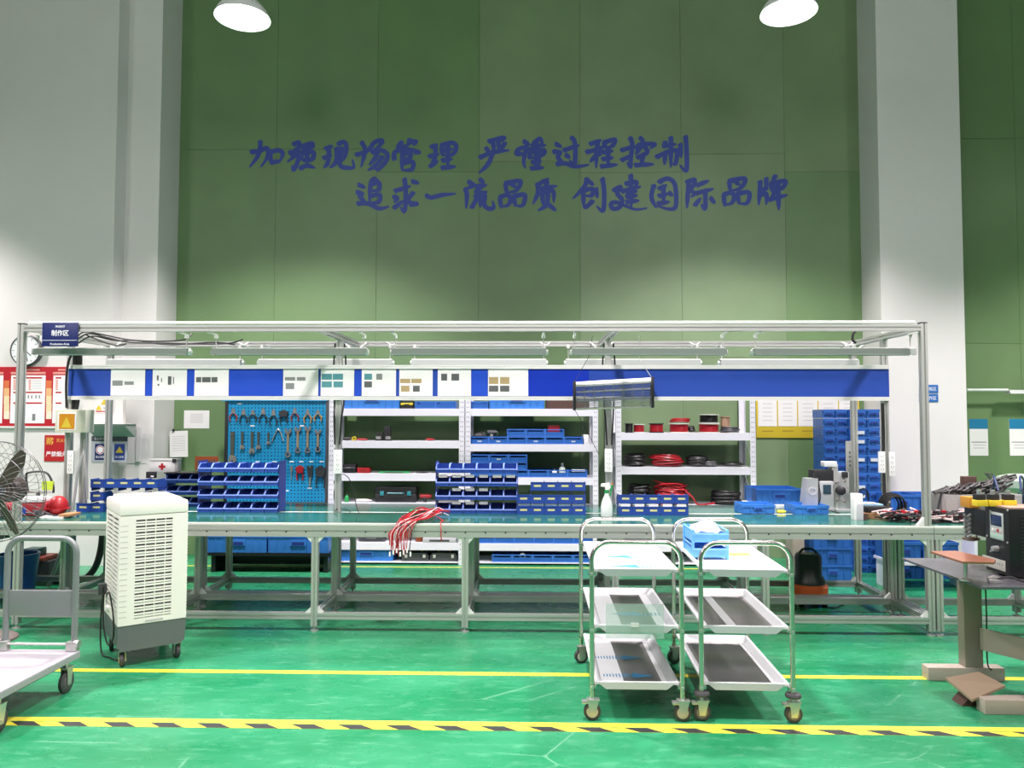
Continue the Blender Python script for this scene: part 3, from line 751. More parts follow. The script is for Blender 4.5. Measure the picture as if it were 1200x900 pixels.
# ribbed crates
def mk_crate(w, d, h, m, lid=False, hf=.14):
    def mk():
        o = thing('crate', '', 'crate'); a, t = w / 2, .005
        g = G(); g.box(-a + .008, a - .008, .008, d - .008, 0, .006)
        g.box(-a, a, .004, .004 + t, .0, h); g.box(-a, a, d - t, d, 0, h); g.box(-a, -a + t, .009, d - t, 0, h); g.box(a - t, a, .009, d - t, 0, h)
        if lid: g.box(-a + .004, a - .004, .01, d - .006, h - .006, h + .004)
        g.build('body', m, o)
        G().box(-a - .006, a + .006, -.004, .004, h - .022, h).build('rim', m, o)
        g = G(); n = max(3, int(w / .07))
        for k in range(n + 1): x = -a + .004 + (w - .008) * k / n; g.box(x - .003, x + .003, -.002, .004, .004, h - .022)
        for k in range(4): yy = .03 + (d - .06) * k / 3; g.box(-a - .004, -a, yy - .003, yy + .003, .004, h - .022)
        tag(g.build('ribs', m, o), kind='stuff')
        g = G(); g.box(-w * hf, w * hf, -.008, -.002, h * .40, h * .75); g.build('handle', m, o)
        G().box(-w * hf * .75, w * hf * .75, -.009, -.0081, h * .44, h * .62).build('handle_slot', mat('handle slot shade', (.01, .03, .22), .6), o)
        return o
    return mk
def crate(P, label, px0, px1, Y, z, W0, group=None, hs=1):
    x0, x1 = ax(px0, Y, 600), ax(px1, Y, 600)
    return P.put(label, ((x0 + x1) / 2, Y, z), 0, group, ((x1 - x0) / W0, 1, hs))
PC = Proto(mk_crate(.6, .36, .17, BINLL)); PCS = Proto(mk_crate(.36, .34, .155, BINL)); PK = Proto(mk_crate(.20, .28, .092, BINL, hf=.40))
# under the bench, left: low black stand with two crates
Yc = 7.45
st = thing('low_stand', 'black low stand under the bench carrying two blue crates', 'stand', (ax(315, Yc, 650), Yc, 0))
zz = az(648, Yc, 315)
for s in (-.55, .55): G().box(s - .02, s + .02, .02, .36, 0, zz - .03).build('leg', BLACKM, st)
G().box(-.60, .60, .0, .38, zz - .03, zz).build('top_plate', BLACKM, st)
G().box(-.53, .53, .34, .36, 0.02, zz - .03).build('back_panel', BLACKM, st)
crate(PC, 'large blue ribbed crate under the bench, left one on the black stand', 244, 313, Yc, zz + e, .6, 'crates on the black stand')
crate(PC, 'large blue ribbed crate under the bench, right one on the black stand', 315, 385, Yc, zz + e, .6, 'crates on the black stand')
crate(PC, 'large blue ribbed crate on the floor level of the rack beside the pegboard', 398, 461, YS0 + .03, zA[0] + e, .6, hs=.8)
for i in range(1):
    crate(PC, 'light blue crate on the high shelf of the rack beside the pegboard', 402, 467, YS0 + .03, z1 + e, .6)
crate(PC, 'light blue crate on the high shelf of the middle rack', 573, 638, YS0 + .03, z1 + e, .6)
Yd = 7.6
for k in range(3):
    crate(PCS, 'blue crate under the right bench, %s from below in its stack of three' % ORD[k], 953, 997, 7.2, k * .158 + .001, .36, 'crates stacked under the right bench')
# tall stacks of blue bins behind the bench right
for c, (p0, p1, Yy, n) in enumerate(((965.5, 979.5, 7.75, 18), (980.5, 994, 7.75, 18), (1001, 1016, 7.62, 18), (1017, 1031.5, 7.62, 18))):
    for k in range(n):
        x0, x1 = ax(p0, Yy, 550), ax(p1, Yy, 550)
        o = PK.put('small blue crate, %s tall stack from left, %s crate from the floor' % (ORD[c], ORD[k]), ((x0 + x1) / 2 + random.uniform(-.003, .003), Yy, .001 + k * .0885), random.uniform(-.01, .01), 'tall stacks of small blue crates', ((x1 - x0) / .2, 1, .93))
        if random.random() < .16: G().box(-.06, .06, -.0105, -.0095, .02, .055).build('label_strip', LBL, o)
# lower stacks right of the posts
for c, (p0, p1, Yy, n) in enumerate(((1042, 1078, 7.35, 5), (1079, 1112, 7.35, 5))):
    for k in range(n):
        crate(PCS, 'blue crate, low stacks right of the post, %s stack, %s from below' % (ORD[c], ORD[k]), p0, p1, Yy, .001 + k * .158, .36, 'low stacks of blue crates at right', .98)
for c, (p0, p1) in enumerate(((1045, 1078), (1081, 1122))):
    crate(PCS, 'sky blue crate on the floor under the right end of the bench, %s from left' % ORD[c], p0, p1, 6.85, .25, .36, 'crates under the right bench end', 1.1)
sk = thing('low_stand', 'low white shelf under the right end of the bench carrying sky blue crates', 'stand', (ax(1083, 7, 650), 7.0, 0))
G().box(-.36, .36, -.18, .2, .225, .249).build('top_plate', WHITEP, sk)
for s in (-.33, .33): G().box(s - .02, s + .02, -.15, .17, 0, .225).build('leg', WHITEP, sk)
PD = Proto(mk_crate(.30, .24, .07, BINLL))
crate(PC, 'big open blue crate on the rear bench right of the cable rack', 887, 941, 6.42, TOP + .035, .6, None, .72)
G_ = thing('paper_pad', 'white board lying under the big open blue crate on the rear bench', 'board', (ax(914, 6.3, 590), 6.5, TOP)); G().box(-.2, .2, -.12, .2, 0, .033, bev=.004).build('board_sheet', PAPER, G_)
crate(PD, 'blue shallow tray on the bench mat right of the carts', 870, 908, 6.05, TOP + .001, .3, None, 1)
crate(PD, 'blue shallow tray on the bench mat before the crimping machine', 931, 971, 6.02, TOP + .001, .3, None, 1)

# ---------------------------------------------------------------- cable coils, spools and small things on racks
def coil(label, px0, px1, pyb, pyt, Y, z, m, turns=9, name='cable_coil', group=None, tail=None, mess=1.0):
    x0, x1 = ax(px0, Y, 560), ax(px1, Y, 560); R = (x1 - x0) / 2 * .92; h = (pyb - pyt) * Y / 900 * 1.0; r = .0085
    g = G()
    turns = int(turns * 1.7)
    for t in range(turns):
        rr = R * random.uniform(.62, 1.0); zc = r + (h - 2 * r) * (t / max(1, turns - 1)) * random.uniform(.7, 1); ph = random.uniform(0, 6.28); tl = random.uniform(0, .1) * mess * h / R
        dx, dy = random.uniform(-.06, .06) * R * mess, random.uniform(-.05, .05) * R
        ry = min(rr, .155)
        pts = [(dx + rr * math.cos(a), dy + ry * math.sin(a), max(r, zc + tl * rr * math.sin(a + ph) + r)) for a in [2 * PI * k / 22 for k in range(22)]]
        g.tube(pts, r, 6, closed=True)
    if tail: g.tube(smooth([Vector(p) for p in tail]), r, 6)
    o = g.build(name, m); o.location = ((x0 + x1) / 2, Y + .17, z + .0005)
    return tag(o, label, 'cable', group)
coil('black cable coil at left on the middle shelf of the right rack', 732, 762, 547, 531, YS0, zC[3], BLKW, 12)
coil('red cable coil on the middle shelf of the right rack', 764, 806, 547, 534, YS0, zC[3], REDW, 14, mess=2)
coil('black cable coil right of the red coil on the middle shelf of the right rack', 807, 835, 547, 534, YS0, zC[3], BLKW, 12)
coil('grey black hose coil at the right end of the middle shelf', 823, 846, 547, 540, YS0, zC[3], DARKG, 8)
coil('flat black cable coil at the far right of the middle shelf', 849, 877, 547, 543, YS0, zC[3], BLKW, 6)
coil('black cable coil at left on the lower shelf of the right rack', 737, 767, 591, 567, YS0, zC[2], BLKW, 14)
coil('tangled red cable coil on the lower shelf of the right rack', 768, 812, 591, 566, YS0, zC[2], REDW, 16, mess=3, tail=[(.10, -.10, .16), (.19, -.14, .08), (.24, -.15, .01), (.35, -.14, .012), (.42, -.12, .02)])
coil('flat black cable coil at right on the lower shelf of the right rack', 836, 874, 591, 575, YS0, zC[2], BLKW, 14)
def spool(label, px0, px1, py0, py1, Y, z, wm, fl=None, axis='z', group='wire spools on the right rack'):
    x0, x1 = ax(px0, Y, 500), ax(px1, Y, 500); R = (x1 - x0) / 2; h = (py1 - py0) * Y / 900
    o = thing('wire_spool', label, 'spool', ((x0 + x1) / 2, Y + R + .02, z), 0, group)
    FM = fl or mat('white spool plastic', (.75, .76, .7), .4)
    for zz in (0, h - .008): G().lathe([(.0, zz), (R, zz), (R, zz + .008), (0, zz + .008)], 24).build('flange', FM, o)
    g = G(); n = max(3, int(h / .009))
    pr = [(.02, .008)] + [(R * .86 + (.003 if i % 2 else -.001), .009 + (h - .018) * i / (2 * n)) for i in range(2 * n + 1)] + [(.02, h - .008)]
    g.lathe(pr, 24).build('winding', wm, o)
    return o
zs = zC[4] + .001
spool('small black and red wire spool at the left end of the top shelf', 743, 757, 496, 506, YS0, zs, REDW)
spool('small black spool at the left edge of the top shelf', 733, 743, 495, 506, YS0, zs, BLKW, BLACK)
spool('red wire spool with black flanges on the top shelf', 762, 780, 495, 506, YS0, zs, REDW, BLACK)
spool('wide red wire spool under loose red wire on the top shelf', 786, 811, 495, 506, YS0, zs, REDW)
g = G()
for t in range(7):
    R = .08 + .012 * random.random(); g.tube([(R * 1.1 * math.cos(a) + .01 * t * .3, R * math.sin(a), .008 + .004 * t + .02 * abs(math.sin(a + t))) for a in [2 * PI * k / 20 for k in range(20)]], .004, 5, closed=True)
o = g.build('wire_loop', REDW); o.location = (ax(799, YS0, 500), YS0 + .13, zs + (506 - 495) * YS0 / 900); tag(o, 'loose red wire loops lying on the wide red spool', 'cable')
spool('large red wire spool under the black one on the top shelf', 821, 847, 495, 506, YS0, zs, REDW)
spool('black wire spool with white flanges stacked on the large red spool', 822, 846, 484.5, 495, YS0, zs + 11.2 * YS0 / 900, BLKW)
spool('round tan spool behind the right end of the top shelf', 846, 858, 487, 506, YS0 + .12, zs, mat('tan cord', (.5, .33, .22), .7), mat('tan cord', (.5, .33, .22), .7))
coil('grey bundle of cable ends at the right end of the top shelf', 850, 873, 506, 499, YS0, zC[4], DARKG, 6, mess=2)
coil('black bundle of cables between the spools on the top shelf', 810, 819, 506, 499, YS0, zC[4], BLKW, 4)

def clutter(name, label, cat, px0, px1, pyt, pyb, Y, z, m, kind='box', group=None, d=.12, m2=None):
    x0, x1 = ax(px0, Y, 520), ax(px1, Y, 520); h = (pyb - pyt) * Y / 900; w = x1 - x0
    o = thing(name, label, cat, ((x0 + x1) / 2, Y, z + .0005), 0, group); m2 = m2 or DARKG
    if kind == 'case':
        G().box(-w / 2, w / 2, 0, d, 0, h * .48, bev=.01).build('lower_shell', m, o); G().box(-w / 2, w / 2, 0, d, h * .49, h * .85, bev=.01).build('lid', m, o)
        G().tube([(-w * .2, .0, h * .5), (-w * .18, -.03, h * .52), (w * .18, -.03, h * .52), (w * .2, 0, h * .5)], .008, 6).build('handle', m2, o)
        for s in (-1, 1): G().box(s * w * .33 - .02, s * w * .33 + .02, -.012, 0, h * .38, h * .62, bev=.003).build('latch', m2, o)
    elif kind == 'toolbox':
        g = G(); g.prism([(-w / 2, 0), (w / 2, 0), (w / 2, h * .5), (w * .42, h * .72), (-w * .42, h * .72), (-w / 2, h * .5)], 'y', 0, d); g.build('body', m, o)
        G().box(-w / 2 - .004, w / 2 + .004, -.004, d + .004, h * .40, h * .47).build('seam_rim', DARKG, o)
        G().tube([(-w * .22, d / 2, h * .70), (-w * .22, d / 2, h * .93), (w * .22, d / 2, h * .93), (w * .22, d / 2, h * .70)], .011, 8).build('handle', m2, o)
        for s in (-1, 1): G().box(s * w * .34 - .014, s * w * .34 + .014, -.012, -.004, h * .30, h * .60, bev=.003).build('latch', mat('pale latch', (.45, .47, .42), .5), o)
    elif kind == 'reel':
        G().box(-w * .42, w * .42, 0, .05, 0, .008).build('base_plate', m, o)
        for s in (-1, 1): G().box(s * w * .2 - w * .17, s * w * .2 + w * .17, .005, .06, .008, h * (.55 if s < 0 else .98), bev=.004).build('drum', m, o)
        for s in (-1, 1): G().box(s * w * .26 - w * .13, s * w * .26 + w * .13, .0, .005, h * .1, h * .3).build('clip', mat('grey clip', (.35, .35, .34), .4, .4), o)
    elif kind == 'bottle':
        r = w / 2; G().lathe([(0, 0), (r, 0), (r, h * .55), (r * .75, h * .68), (r * .32, h * .78), (r * .32, h * .82), (0, h * .82)], 18, (0, r, 0)).build('body', m, o)
        G().lathe([(0, h * .82), (r * .38, h * .82), (r * .38, h), (0, h)], 14, (0, r, 0)).build('cap', m2, o)
    elif kind == 'tape':
        r = h / 2; R2 = r * .55
        G().lathe([(R2, 0), (r, 0), (r, .03), (R2, .03), (R2, 0)], 22, (0, 0, r), 'y').build('roll', m, o)
    elif kind == 'tool':
        G().tube([(-w / 2, .02, h * .4), (w * .1, .02, h * .4), (w / 2, .02, h * .35)], [h * .3, h * .38, h * .12], 8).build('handle', m, o)
        G().tube([(w * .12, .02, h * .45), (w * .3, .06, h * .5)], h * .22, 8).build('head', m2, o)
    elif kind == 'drill':
        G().tube([(-w / 2, .04, h * .72), (w * .25, .04, h * .72), (w / 2, .04, h * .72)], [h * .24, h * .26, h * .10], 10).build('barrel', m, o)
        G().box(-w * .22, w * .05, .02, .06, .0, h * .6, bev=.006).build('grip', m2, o)
    else:
        G().box(-w / 2, w / 2, 0, d, 0, h, bev=min(.006, h * .2)).build('body', m, o); G().box(-w * .3, w * .3, -.002, 0, h * .25, h * .7).build('label_plate', m2, o)
    return o
ys = YS0 + .05
GRN2 = mat('dark green case', (.01, .06, .06), .4)
clutter('cable_reel', 'small black device with grey clips on the second shelf beside the pegboard', 'tool', 438, 460, 500, 517, ys, zA[4], BLACK, 'reel')
clutter('hand_tool', 'dark coil of wire at the left end of the second shelf', 'tool', 402, 412, 511, 517, ys, zA[4], BLACK, 'tool')
clutter('tape_roll', 'small yellow tape roll on the second shelf', 'tape', 412, 417, 512, 517, ys - .03, zA[4], YEL, 'tape')
clutter('hand_tool', 'slim red tool lying on the second shelf', 'tool', 418, 431, 513.5, 517, ys, zA[4], RED, 'tool')
clutter('hand_tool', 'small red handled tool near the right end of the second shelf', 'tool', 499, 509, 513, 517, ys, zA[4], RED, 'tool')
clutter('black_case', 'small black case at left on the third shelf beside the pegboard', 'case', 402, 417, 544, 556, ys, zA[3], BLACK, 'case')
clutter('red_pouch', 'red rounded pouch on the third shelf beside the pegboard', 'pouch', 419, 433, 550, 556, ys, zA[3], RED, 'box', m2=mat('dark red', (.25, .01, .01), .5))
clutter('green_strip', 'long thin green box lying on the third shelf', 'box', 444, 480, 553.6, 555.5, ys, zA[3], GREEN, 'box', d=.06)
clutter('hand_tool', 'black hand tool at the right end of the third shelf', 'tool', 488, 503, 552, 555.5, ys, zA[3], BLACK, 'tool')
clutter('tool_case', 'large black tool case with teal latches behind the bench', 'case', 440, 488, 570, 591, ys, zA[2], BLACK, 'case', m2=mat('teal latch', (.03, .22, .26), .4), d=.2)
clutter('drill', 'red and black power drill behind the bench right of the tool case', 'tool', 492, 506, 582, 592, ys, zA[2], RED, 'drill', m2=BLACK)
clutter('hand_tool', 'white and red tool heap left of the black tool case', 'tool', 418, 436, 586, 591, ys, zA[2], WHTW, 'tool', m2=RED)
clutter('small_bottle', 'small green bottle left of the tool heap behind the bench', 'bottle', 404, 409, 581, 591, ys, zA[2], GREEN, 'bottle')
clutter('toolbox', 'small black toolbox with yellow handle under the bench, left one', 'toolbox', 472, 503, 648, 661, ys - .02, zA[0], DARKG, 'toolbox', 'toolboxes with yellow handles', .16, YEL)
clutter('toolbox', 'small black toolbox with yellow handle under the bench, right one', 'toolbox', 505, 536, 649, 662, ys - .02, zA[0], DARKG, 'toolbox', 'toolboxes with yellow handles', .16, YEL)
clutter('brown_bottle', 'brown glass jar on the low shelf under the bench', 'jar', 487, 496, 626, 637, ys, zA[1], mat('brown glass', (.20, .05, .02), .2), 'bottle')
clutter('black_box', 'dark machine part on the low shelf beside the pegboard rack', 'box', 421, 452, 629, 637, ys, zA[1], DARKG, 'case')
clutter('grey_tray', 'pale grey flat box on the low shelf left of the rack post', 'box', 496, 535, 632, 637, ys - .04, zA[1], mat('pale grey plastic', (.5, .5, .52), .4), 'box')
clutter('clear_bottle', 'clear plastic bottles on the low shelf under the bench', 'bottle', 512, 519, 624, 632, ys + .1, zA[1], mat('pale clear plastic', (.5, .52, .62), .3), 'bottle')
clutter('yellow_case', 'dark box with a yellow lid on the high shelf of the rack beside the pegboard', 'box', 469, 484, 468, 479, ys, z1, BLACK, 'case', None, .12, YEL)
clutter('brown_box', 'dark brown carton on the high shelf of the middle rack behind the lamp', 'carton', 640, 690, 468, 479, ys, z1, mat('dark brown', (.08, .04, .03), .6), 'box', m2=mat('dark brown', (.08, .04, .03), .6), d=.25)
for i, (a, b, t, c, kd) in enumerate(((556, 569, 492, BLACK, 'tool'), (571, 583, 499, DARKG, 'drill'))):
    clutter('hand_tool', ('grey and black hand tool resting in the first tray of the second shelf', 'dark drill resting in the second tray of the second shelf')[i], 'tool', a, b, 500, 512, ys, zBl[4] + TH * .55, c, kd, m2=ZINC)
clutter('red_bag', 'red cloth bag in a top row tray on the second shelf of the middle rack', 'bag', 642, 656, 496, 504, ys + .02, zBl[4] + TH * 1.62, RED, 'box', m2=RED)
clutter('white_bottle', 'white plastic bottle standing in a tray of the middle rack', 'bottle', 655, 663, 539, 554, ys + .02, zBl[3] + .008, mat('milky plastic', (.55, .62, .56), .35), 'bottle', m2=PAPER)
clutter('white_cup', 'white paper cup in a tray left of the white bottle', 'cup', 647, 653, 546, 555, ys + .02, zBl[3] + .008, PAPER, 'bottle')
clutter('white_papers', 'white papers lying in the last tray of the third shelf', 'paper', 670, 686, 548.5, 551, ys, zBl[3] + TH * .72, PAPER, 'box', m2=PAPER)
clutter('tape_roll', 'white tape roll standing in a floor tray of the middle rack', 'tape', 609, 616, 645.5, 653, ys - .02, zBl[0] + TH * .3, mat('tape beige', (.75, .72, .66), .5), 'tape')
clutter('carton', 'small white carton at the right end of the second shelf', 'carton', 684, 691, 509, 520, ys, zBl[4], PAPER, 'box', m2=PAPER)

# ---------------------------------------------------------------- pegboard with hand tools
YPG = 8.05
def peg_mat():
    m = bpy.data.materials.new('perforated blue steel'); m.use_nodes = True; nt = m.node_tree; b = nt.nodes['Principled BSDF']; L = nt.links.new
    tc = nt.nodes.new('ShaderNodeTexCoord'); sx = nt.nodes.new('ShaderNodeSeparateXYZ'); L(tc.outputs['Object'], sx.inputs[0])
    def M(op, a, c=None):
        n = nt.nodes.new('ShaderNodeMath'); n.operation = op
        for i, v in enumerate((a, c)):
            if v is None: continue
            if isinstance(v, (int, float)): n.inputs[i].default_value = v
            else: L(v, n.inputs[i])
        return n.outputs[0]
    d = []
    for k in ('X', 'Z'):
        f = M('SUBTRACT', M('FRACT', M('MULTIPLY', sx.outputs[k], 1 / .036)), .5); d.append(M('MULTIPLY', f, f))
    c = M('LESS_THAN', M('ADD', d[0], d[1]), .045)
    mx = nt.nodes.new('ShaderNodeMix'); mx.data_type = 'RGBA'; L(c, mx.inputs[0]); mx.inputs[6].default_value = (.012, .26, .50, 1); mx.inputs[7].default_value = (.003, .045, .08, 1)
    L(mx.outputs[2], b.inputs['Base Color']); b.inputs['Roughness'].default_value = .35; return m
pa, pb = at(264, 588, YPG), at(384, 469, YPG); pw, ph = pb.x - pa.x, pb.z - pa.z
pg = thing('pegboard', 'sky blue perforated steel tool board standing before the green wall', 'pegboard', ((pa.x + pb.x) / 2, YPG, 0))
G().box(-pw / 2, pw / 2, 0, .012, pa.z, pb.z).build('board_sheet', peg_mat(), pg)
for s in (-1, 1):
    G().box(s * pw / 2 - .016, s * pw / 2 + .016, -.012, .03, 0, pb.z, bev=.003).build('side_post', BLACKM if s < 0 else DARKG, pg)
    G().box(s * pw / 2 - .02, s * pw / 2 + .02, -.12, .2, 0, .03).build('foot', BLACKM, pg)
G().box(-pw / 2 - .05, pw / 2, -.02, .02, pb.z - .01, pb.z + .015).build('top_rail', mat('light blue rail', (.02, .30, .62), .35), pg)
G().box(-pw / 2, pw / 2, -.01, .02, pa.z - .05, pa.z).build('bottom_rail', DARKG, pg)
STT = mat('tool steel', (.55, .53, .5), .3, .85)
BRZ = mat('worn tool steel', (.50, .36, .22), .4, .6)
def hangtool(label, kind, cx, py0, py1, m, m2, w=.04, group=None, flip=False):
    zt, zb = az(py0, YPG, cx), az(py1, YPG, cx); h = zt - zb; x = ax(cx, YPG, (py0 + py1) / 2)
    o = thing({'adj': 'adjustable_wrench', 'comb': 'combination_wrench', 'plier': 'pliers', 'driver': 'screwdriver', 'snip': 'snips', 'clamp': 'spring_clamp', 'saw': 'pocket_saw', 'hook': 'hook_tool'}[kind], label, {'adj': 'wrench', 'comb': 'wrench', 'plier': 'pliers', 'driver': 'screwdriver', 'snip': 'snips', 'clamp': 'clamp', 'saw': 'saw', 'hook': 'tool'}[kind], (x, YPG - .004, zb), 0, group)
    y0, y1 = -.018, -.004
    if kind == 'adj':
        G().prism([(-w * .18, h * .22), (w * .18, h * .22), (w * .26, h), (-w * .26, h)], 'y', y0, y1).build('handle', m, o)
        g = G(); g.prism([(-w * .5, h * .05), (-w * .1, 0), (-w * .08, h * .10), (w * .12, h * .10), (w * .2, 0), (w * .55, h * .10), (w * .4, h * .24), (-w * .3, h * .27)], 'y', y0 - .004, y1); g.build('jaw_head', m2, o)
    elif kind == 'comb':
        G().prism([(-w * .16, h * .18), (w * .16, h * .18), (w * .16, h * .82), (-w * .16, h * .82)], 'y', y0, y1 - .004).build('shank', m, o)
        r = w * .42; G().lathe([(r * .5, y0), (r, y0), (r, y1), (r * .5, y1), (r * .5, y0)], 14, (0, 0, r), 'y').build('ring_end', m2, o)
        G().prism([(-w * .2, h * .80), (w * .2, h * .80), (w * .5, h * .88), (w * .45, h), (w * .2, h * .98), (w * .14, h * .88), (-w * .14, h * .88), (-w * .2, h * .98), (-w * .45, h), (-w * .5, h * .88)], 'y', y0, y1).build('open_end', m2, o)
    elif kind in ('plier', 'snip', 'clamp'):
        for s in (-1, 1):
            G().tube([(s * w * .10, (y0 + y1) / 2, h * .62), (s * w * .42, (y0 + y1) / 2, h * .35), (s * w * .34, (y0 + y1) / 2, 0)], [.006, .008, .006], 8).build('handle', m, o)
        G().prism([(-w * .22, h * .58), (w * .22, h * .58), (w * .2, h * .78), (w * .05, h), (-w * .05, h), (-w * .2, h * .78)], 'y', y0, y1).build('jaw', m2, o)
        if kind == 'clamp': G().prism([(-w * .4, h * .5), (w * .4, h * .5), (w * .5, h * .85), (0, h), (-w * .5, h * .85)], 'y', y0 - .01, y1).build('grip_body', m, o)
    elif kind == 'driver':
        G().lathe([(0, h * .55), (w * .26, h * .56), (w * .34, h * .75), (w * .28, h), (0, h)], 12, (0, -.012, 0)).build('handle', m, o)
        G().cyl((0, -.012, 0), (0, -.012, h * .56), .004, 8).build('blade', m2, o)
    elif kind == 'saw':
        G().prism([(-w * .3, h * .45), (w * .3, h * .45), (w * .4, h), (-w * .5, h * .95)], 'y', y0, y1).build('grip', m, o); G().prism([(-w * .15, 0), (w * .05, .01), (w * .15, h * .45), (-w * .15, h * .45)], 'y', y0 + .005, y1).build('blade', m2, o)
    else:
        G().tube(smooth([Vector((-w * .5, -.01, h * .1)), Vector((-w * .2, -.01, h * .7)), Vector((0, -.01, h)), Vector((w * .25, -.01, h * .75)), Vector((w * .5, -.01, h * .15))]), .006, 6).build('bent_rod', m, o)
        G().cyl((0, -.014, h), (0, 0, h), .012, 8).build('pivot', m2, o)
    G().tube([(0, -.002, h * .9), (0, -.026, h * .9), (0, -.03, h * .9 + .012)], .0025, 5).build('hook', ZINC, o)
DH = mat('dark handle', (.03, .035, .04), .5); RH = mat('dark red handle', (.30, .03, .02), .5); OH = mat('orange brown handle', (.50, .25, .04), .5)
toprow = [(274, 'plier', RH, 'dark red'), (286, 'plier', DH, 'black'), (297, 'plier', DH, 'black and tan'), (309, 'plier', DH, 'small black'), (321, 'snip', DH, 'long black'), (333, 'clamp', DH, 'black'), (346, 'plier', RH, 'maroon'), (361, 'plier', OH, 'orange'), (373, 'plier', OH, 'yellow orange')]
for i, (x, k, m, w_) in enumerate(toprow):
    hangtool('%s handled %s in the top row of the pegboard, %s from left' % (w_, {'plier': 'pliers', 'snip': 'cutting shears', 'clamp': 'clamp'}[k], ORD[i]), k, x, 478 + (i % 3), 494 + (i % 2) * 2 + (4 if k == 'snip' else 0), m, STT, .095, 'pliers in the pegboard top row')
for i, (x, a, b, w) in enumerate(((273, 506, 543, .085), (284.5, 506, 527, .05), (296, 506, 532, .06), (303.5, 506, 527, .05), (315, 507, 521, .045))):
    hangtool('%s adjustable wrench with dark handle in the middle row, %s from left' % (('large', 'small', 'mid sized', 'narrow', 'smallest')[i], ORD[i]), 'adj', x, a, b, mat('dark wrench handle', (.06, .065, .05), .5), STT, w, 'adjustable wrenches on the pegboard')
hangtool('silver bent leg tool hanging between the two groups of wrenches', 'hook', 326, 503, 519, STT, STT, .12)
for i, (x, a, b) in enumerate(((338, 502, 536), (349.5, 500, 531), (361, 499, 531), (373, 503, 530))):
    hangtool('bronze worn combination wrench in the middle row, %s from left' % ORD[i], 'comb', x, a, b, BRZ, STT, .07, 'combination wrenches on the pegboard')
hangtool('red handled screwdriver low on the pegboard beside the bin rack', 'driver', 332, 548, 562, RED, ZINC, .04)
hangtool('small silver driver low on the pegboard, second from the bin rack', 'driver', 342, 546, 562, STT, ZINC, .045)
hangtool('red spring clamp low on the pegboard', 'clamp', 352, 545, 563, RED, DH, .085)
hangtool('black putty knife with silver blade low on the pegboard', 'saw', 364, 545, 570, DH, STT, .075)
hangtool('black caulking tool at the right low end of the pegboard', 'clamp', 376, 545, 572, DH, DH, .11)
for i, (x, y) in enumerate(((296, 499), (354, 499), (302, 541), (322, 541), (342, 541), (353, 541), (365, 541), (377, 541), (336, 575), (363, 572), (281, 473))):
    q = at(x, y, YPG); G().box(q.x - .022, q.x + .022, YPG - .0015, YPG - .0002, q.z - .006, q.z + .006).build('name_tag', PAPER, pg).location = -Vector(pg.location)

# ---------------------------------------------------------------- things on the walls
def sheet(name, label, cat, px0, py0, px1, py1, Y, m, d=.004, group=None, marks=(), tilt=0):
    a, b = at(px0, py1, Y), at(px1, py0, Y); w, h = b.x - a.x, b.z - a.z
    o = thing(name, label, cat, ((a.x + b.x) / 2, Y - .0002, a.z), 0, group); o.rotation_euler = (0, tilt, 0)
    G().box(-w / 2, w / 2, -d, 0, 0, h).build('sheet', m, o)
    for (u0, v0, u1, v1, mm, nm) in marks:   # fractions of the sheet, v downwards
        G().box(-w / 2 + u0 * w, -w / 2 + u1 * w, -d - .0008, -d - .0001, h * (1 - v1), h * (1 - v0)).build(nm, mm, o)
    return o, w, h
GR = mat('pale grey print', (.5, .5, .5), .7)
lines = tuple((.25, .2 + .09 * k, .75, .23 + .09 * k, GR, 'print_line') for k in range(6))
sheet('paper_sheet', 'white landscape paper pinned on the green wall left of the pegboard', 'paper', 215.5, 481, 245.5, 502, YG, PAPER, .003, None, lines)
sheet('paper_sheet', 'white curled paper under a black clip above the first aid box', 'paper', 199, 505, 221, 535.5, YG - .05 - .1, PAPER, .003, None, tuple((.15, .2 + .09 * k, .85, .22 + .09 * k, GR, 'print_line') for k in range(7)), -.03)
q = at(211, 504, YG); c = thing('paper_clip', 'black clip holding the curled paper', 'clip', (q.x, YG - .154, q.z)); G().box(-.012, .012, -.012, .004, -.012, .014, bev=.003).build('clip_body', BLACK, c); G().box(-.006, .006, .004, .150, .0, .006).build('hanging_rod', BLACK, c)
q0, q1 = at(886, 513, YG), at(968, 469, YG)
nb = thing('yellow_board', 'yellow notice board with white papers on the green wall at right', 'notice board', ((q0.x + q1.x) / 2, YG, q0.z)); w, h = q1.x - q0.x + .35, q1.z - q0.z + .06
YB_ = mat('yellow board', (.62, .47, .03), .5)
G().box(-(q1.x - q0.x) / 2, w - (q1.x - q0.x) / 2, -.015, -.0002, 0, h, bev=.002).build('board', YB_, nb)
for k, (a, b) in enumerate(((888, 909.5), (911.5, 933), (935, 957), (959, 981), (983, 1004))):
    A, B = at(a, 499.5, YG), at(b, 466, YG)
    o_ = G().box(A.x, B.x, YG - .018, YG - .0155, A.z, B.z).build('paper', PAPER, nb); o_.location = -Vector(nb.location)
    g = G()
    for j in range(5): g.box(A.x + .05, B.x - .05, YG - .0188, YG - .0181, A.z + .06 + j * .045, A.z + .066 + j * .045)
    g.build('print_lines', GR, nb).location = -Vector(nb.location)
    g = G(); g.box(A.x + .04, B.x - .04, YG - .0165, YG - .0152, A.z - .055, A.z - .05 + .003); g.build('print_lines', mat('brown print', (.3, .2, .02), .6), nb).location = -Vector(nb.location)
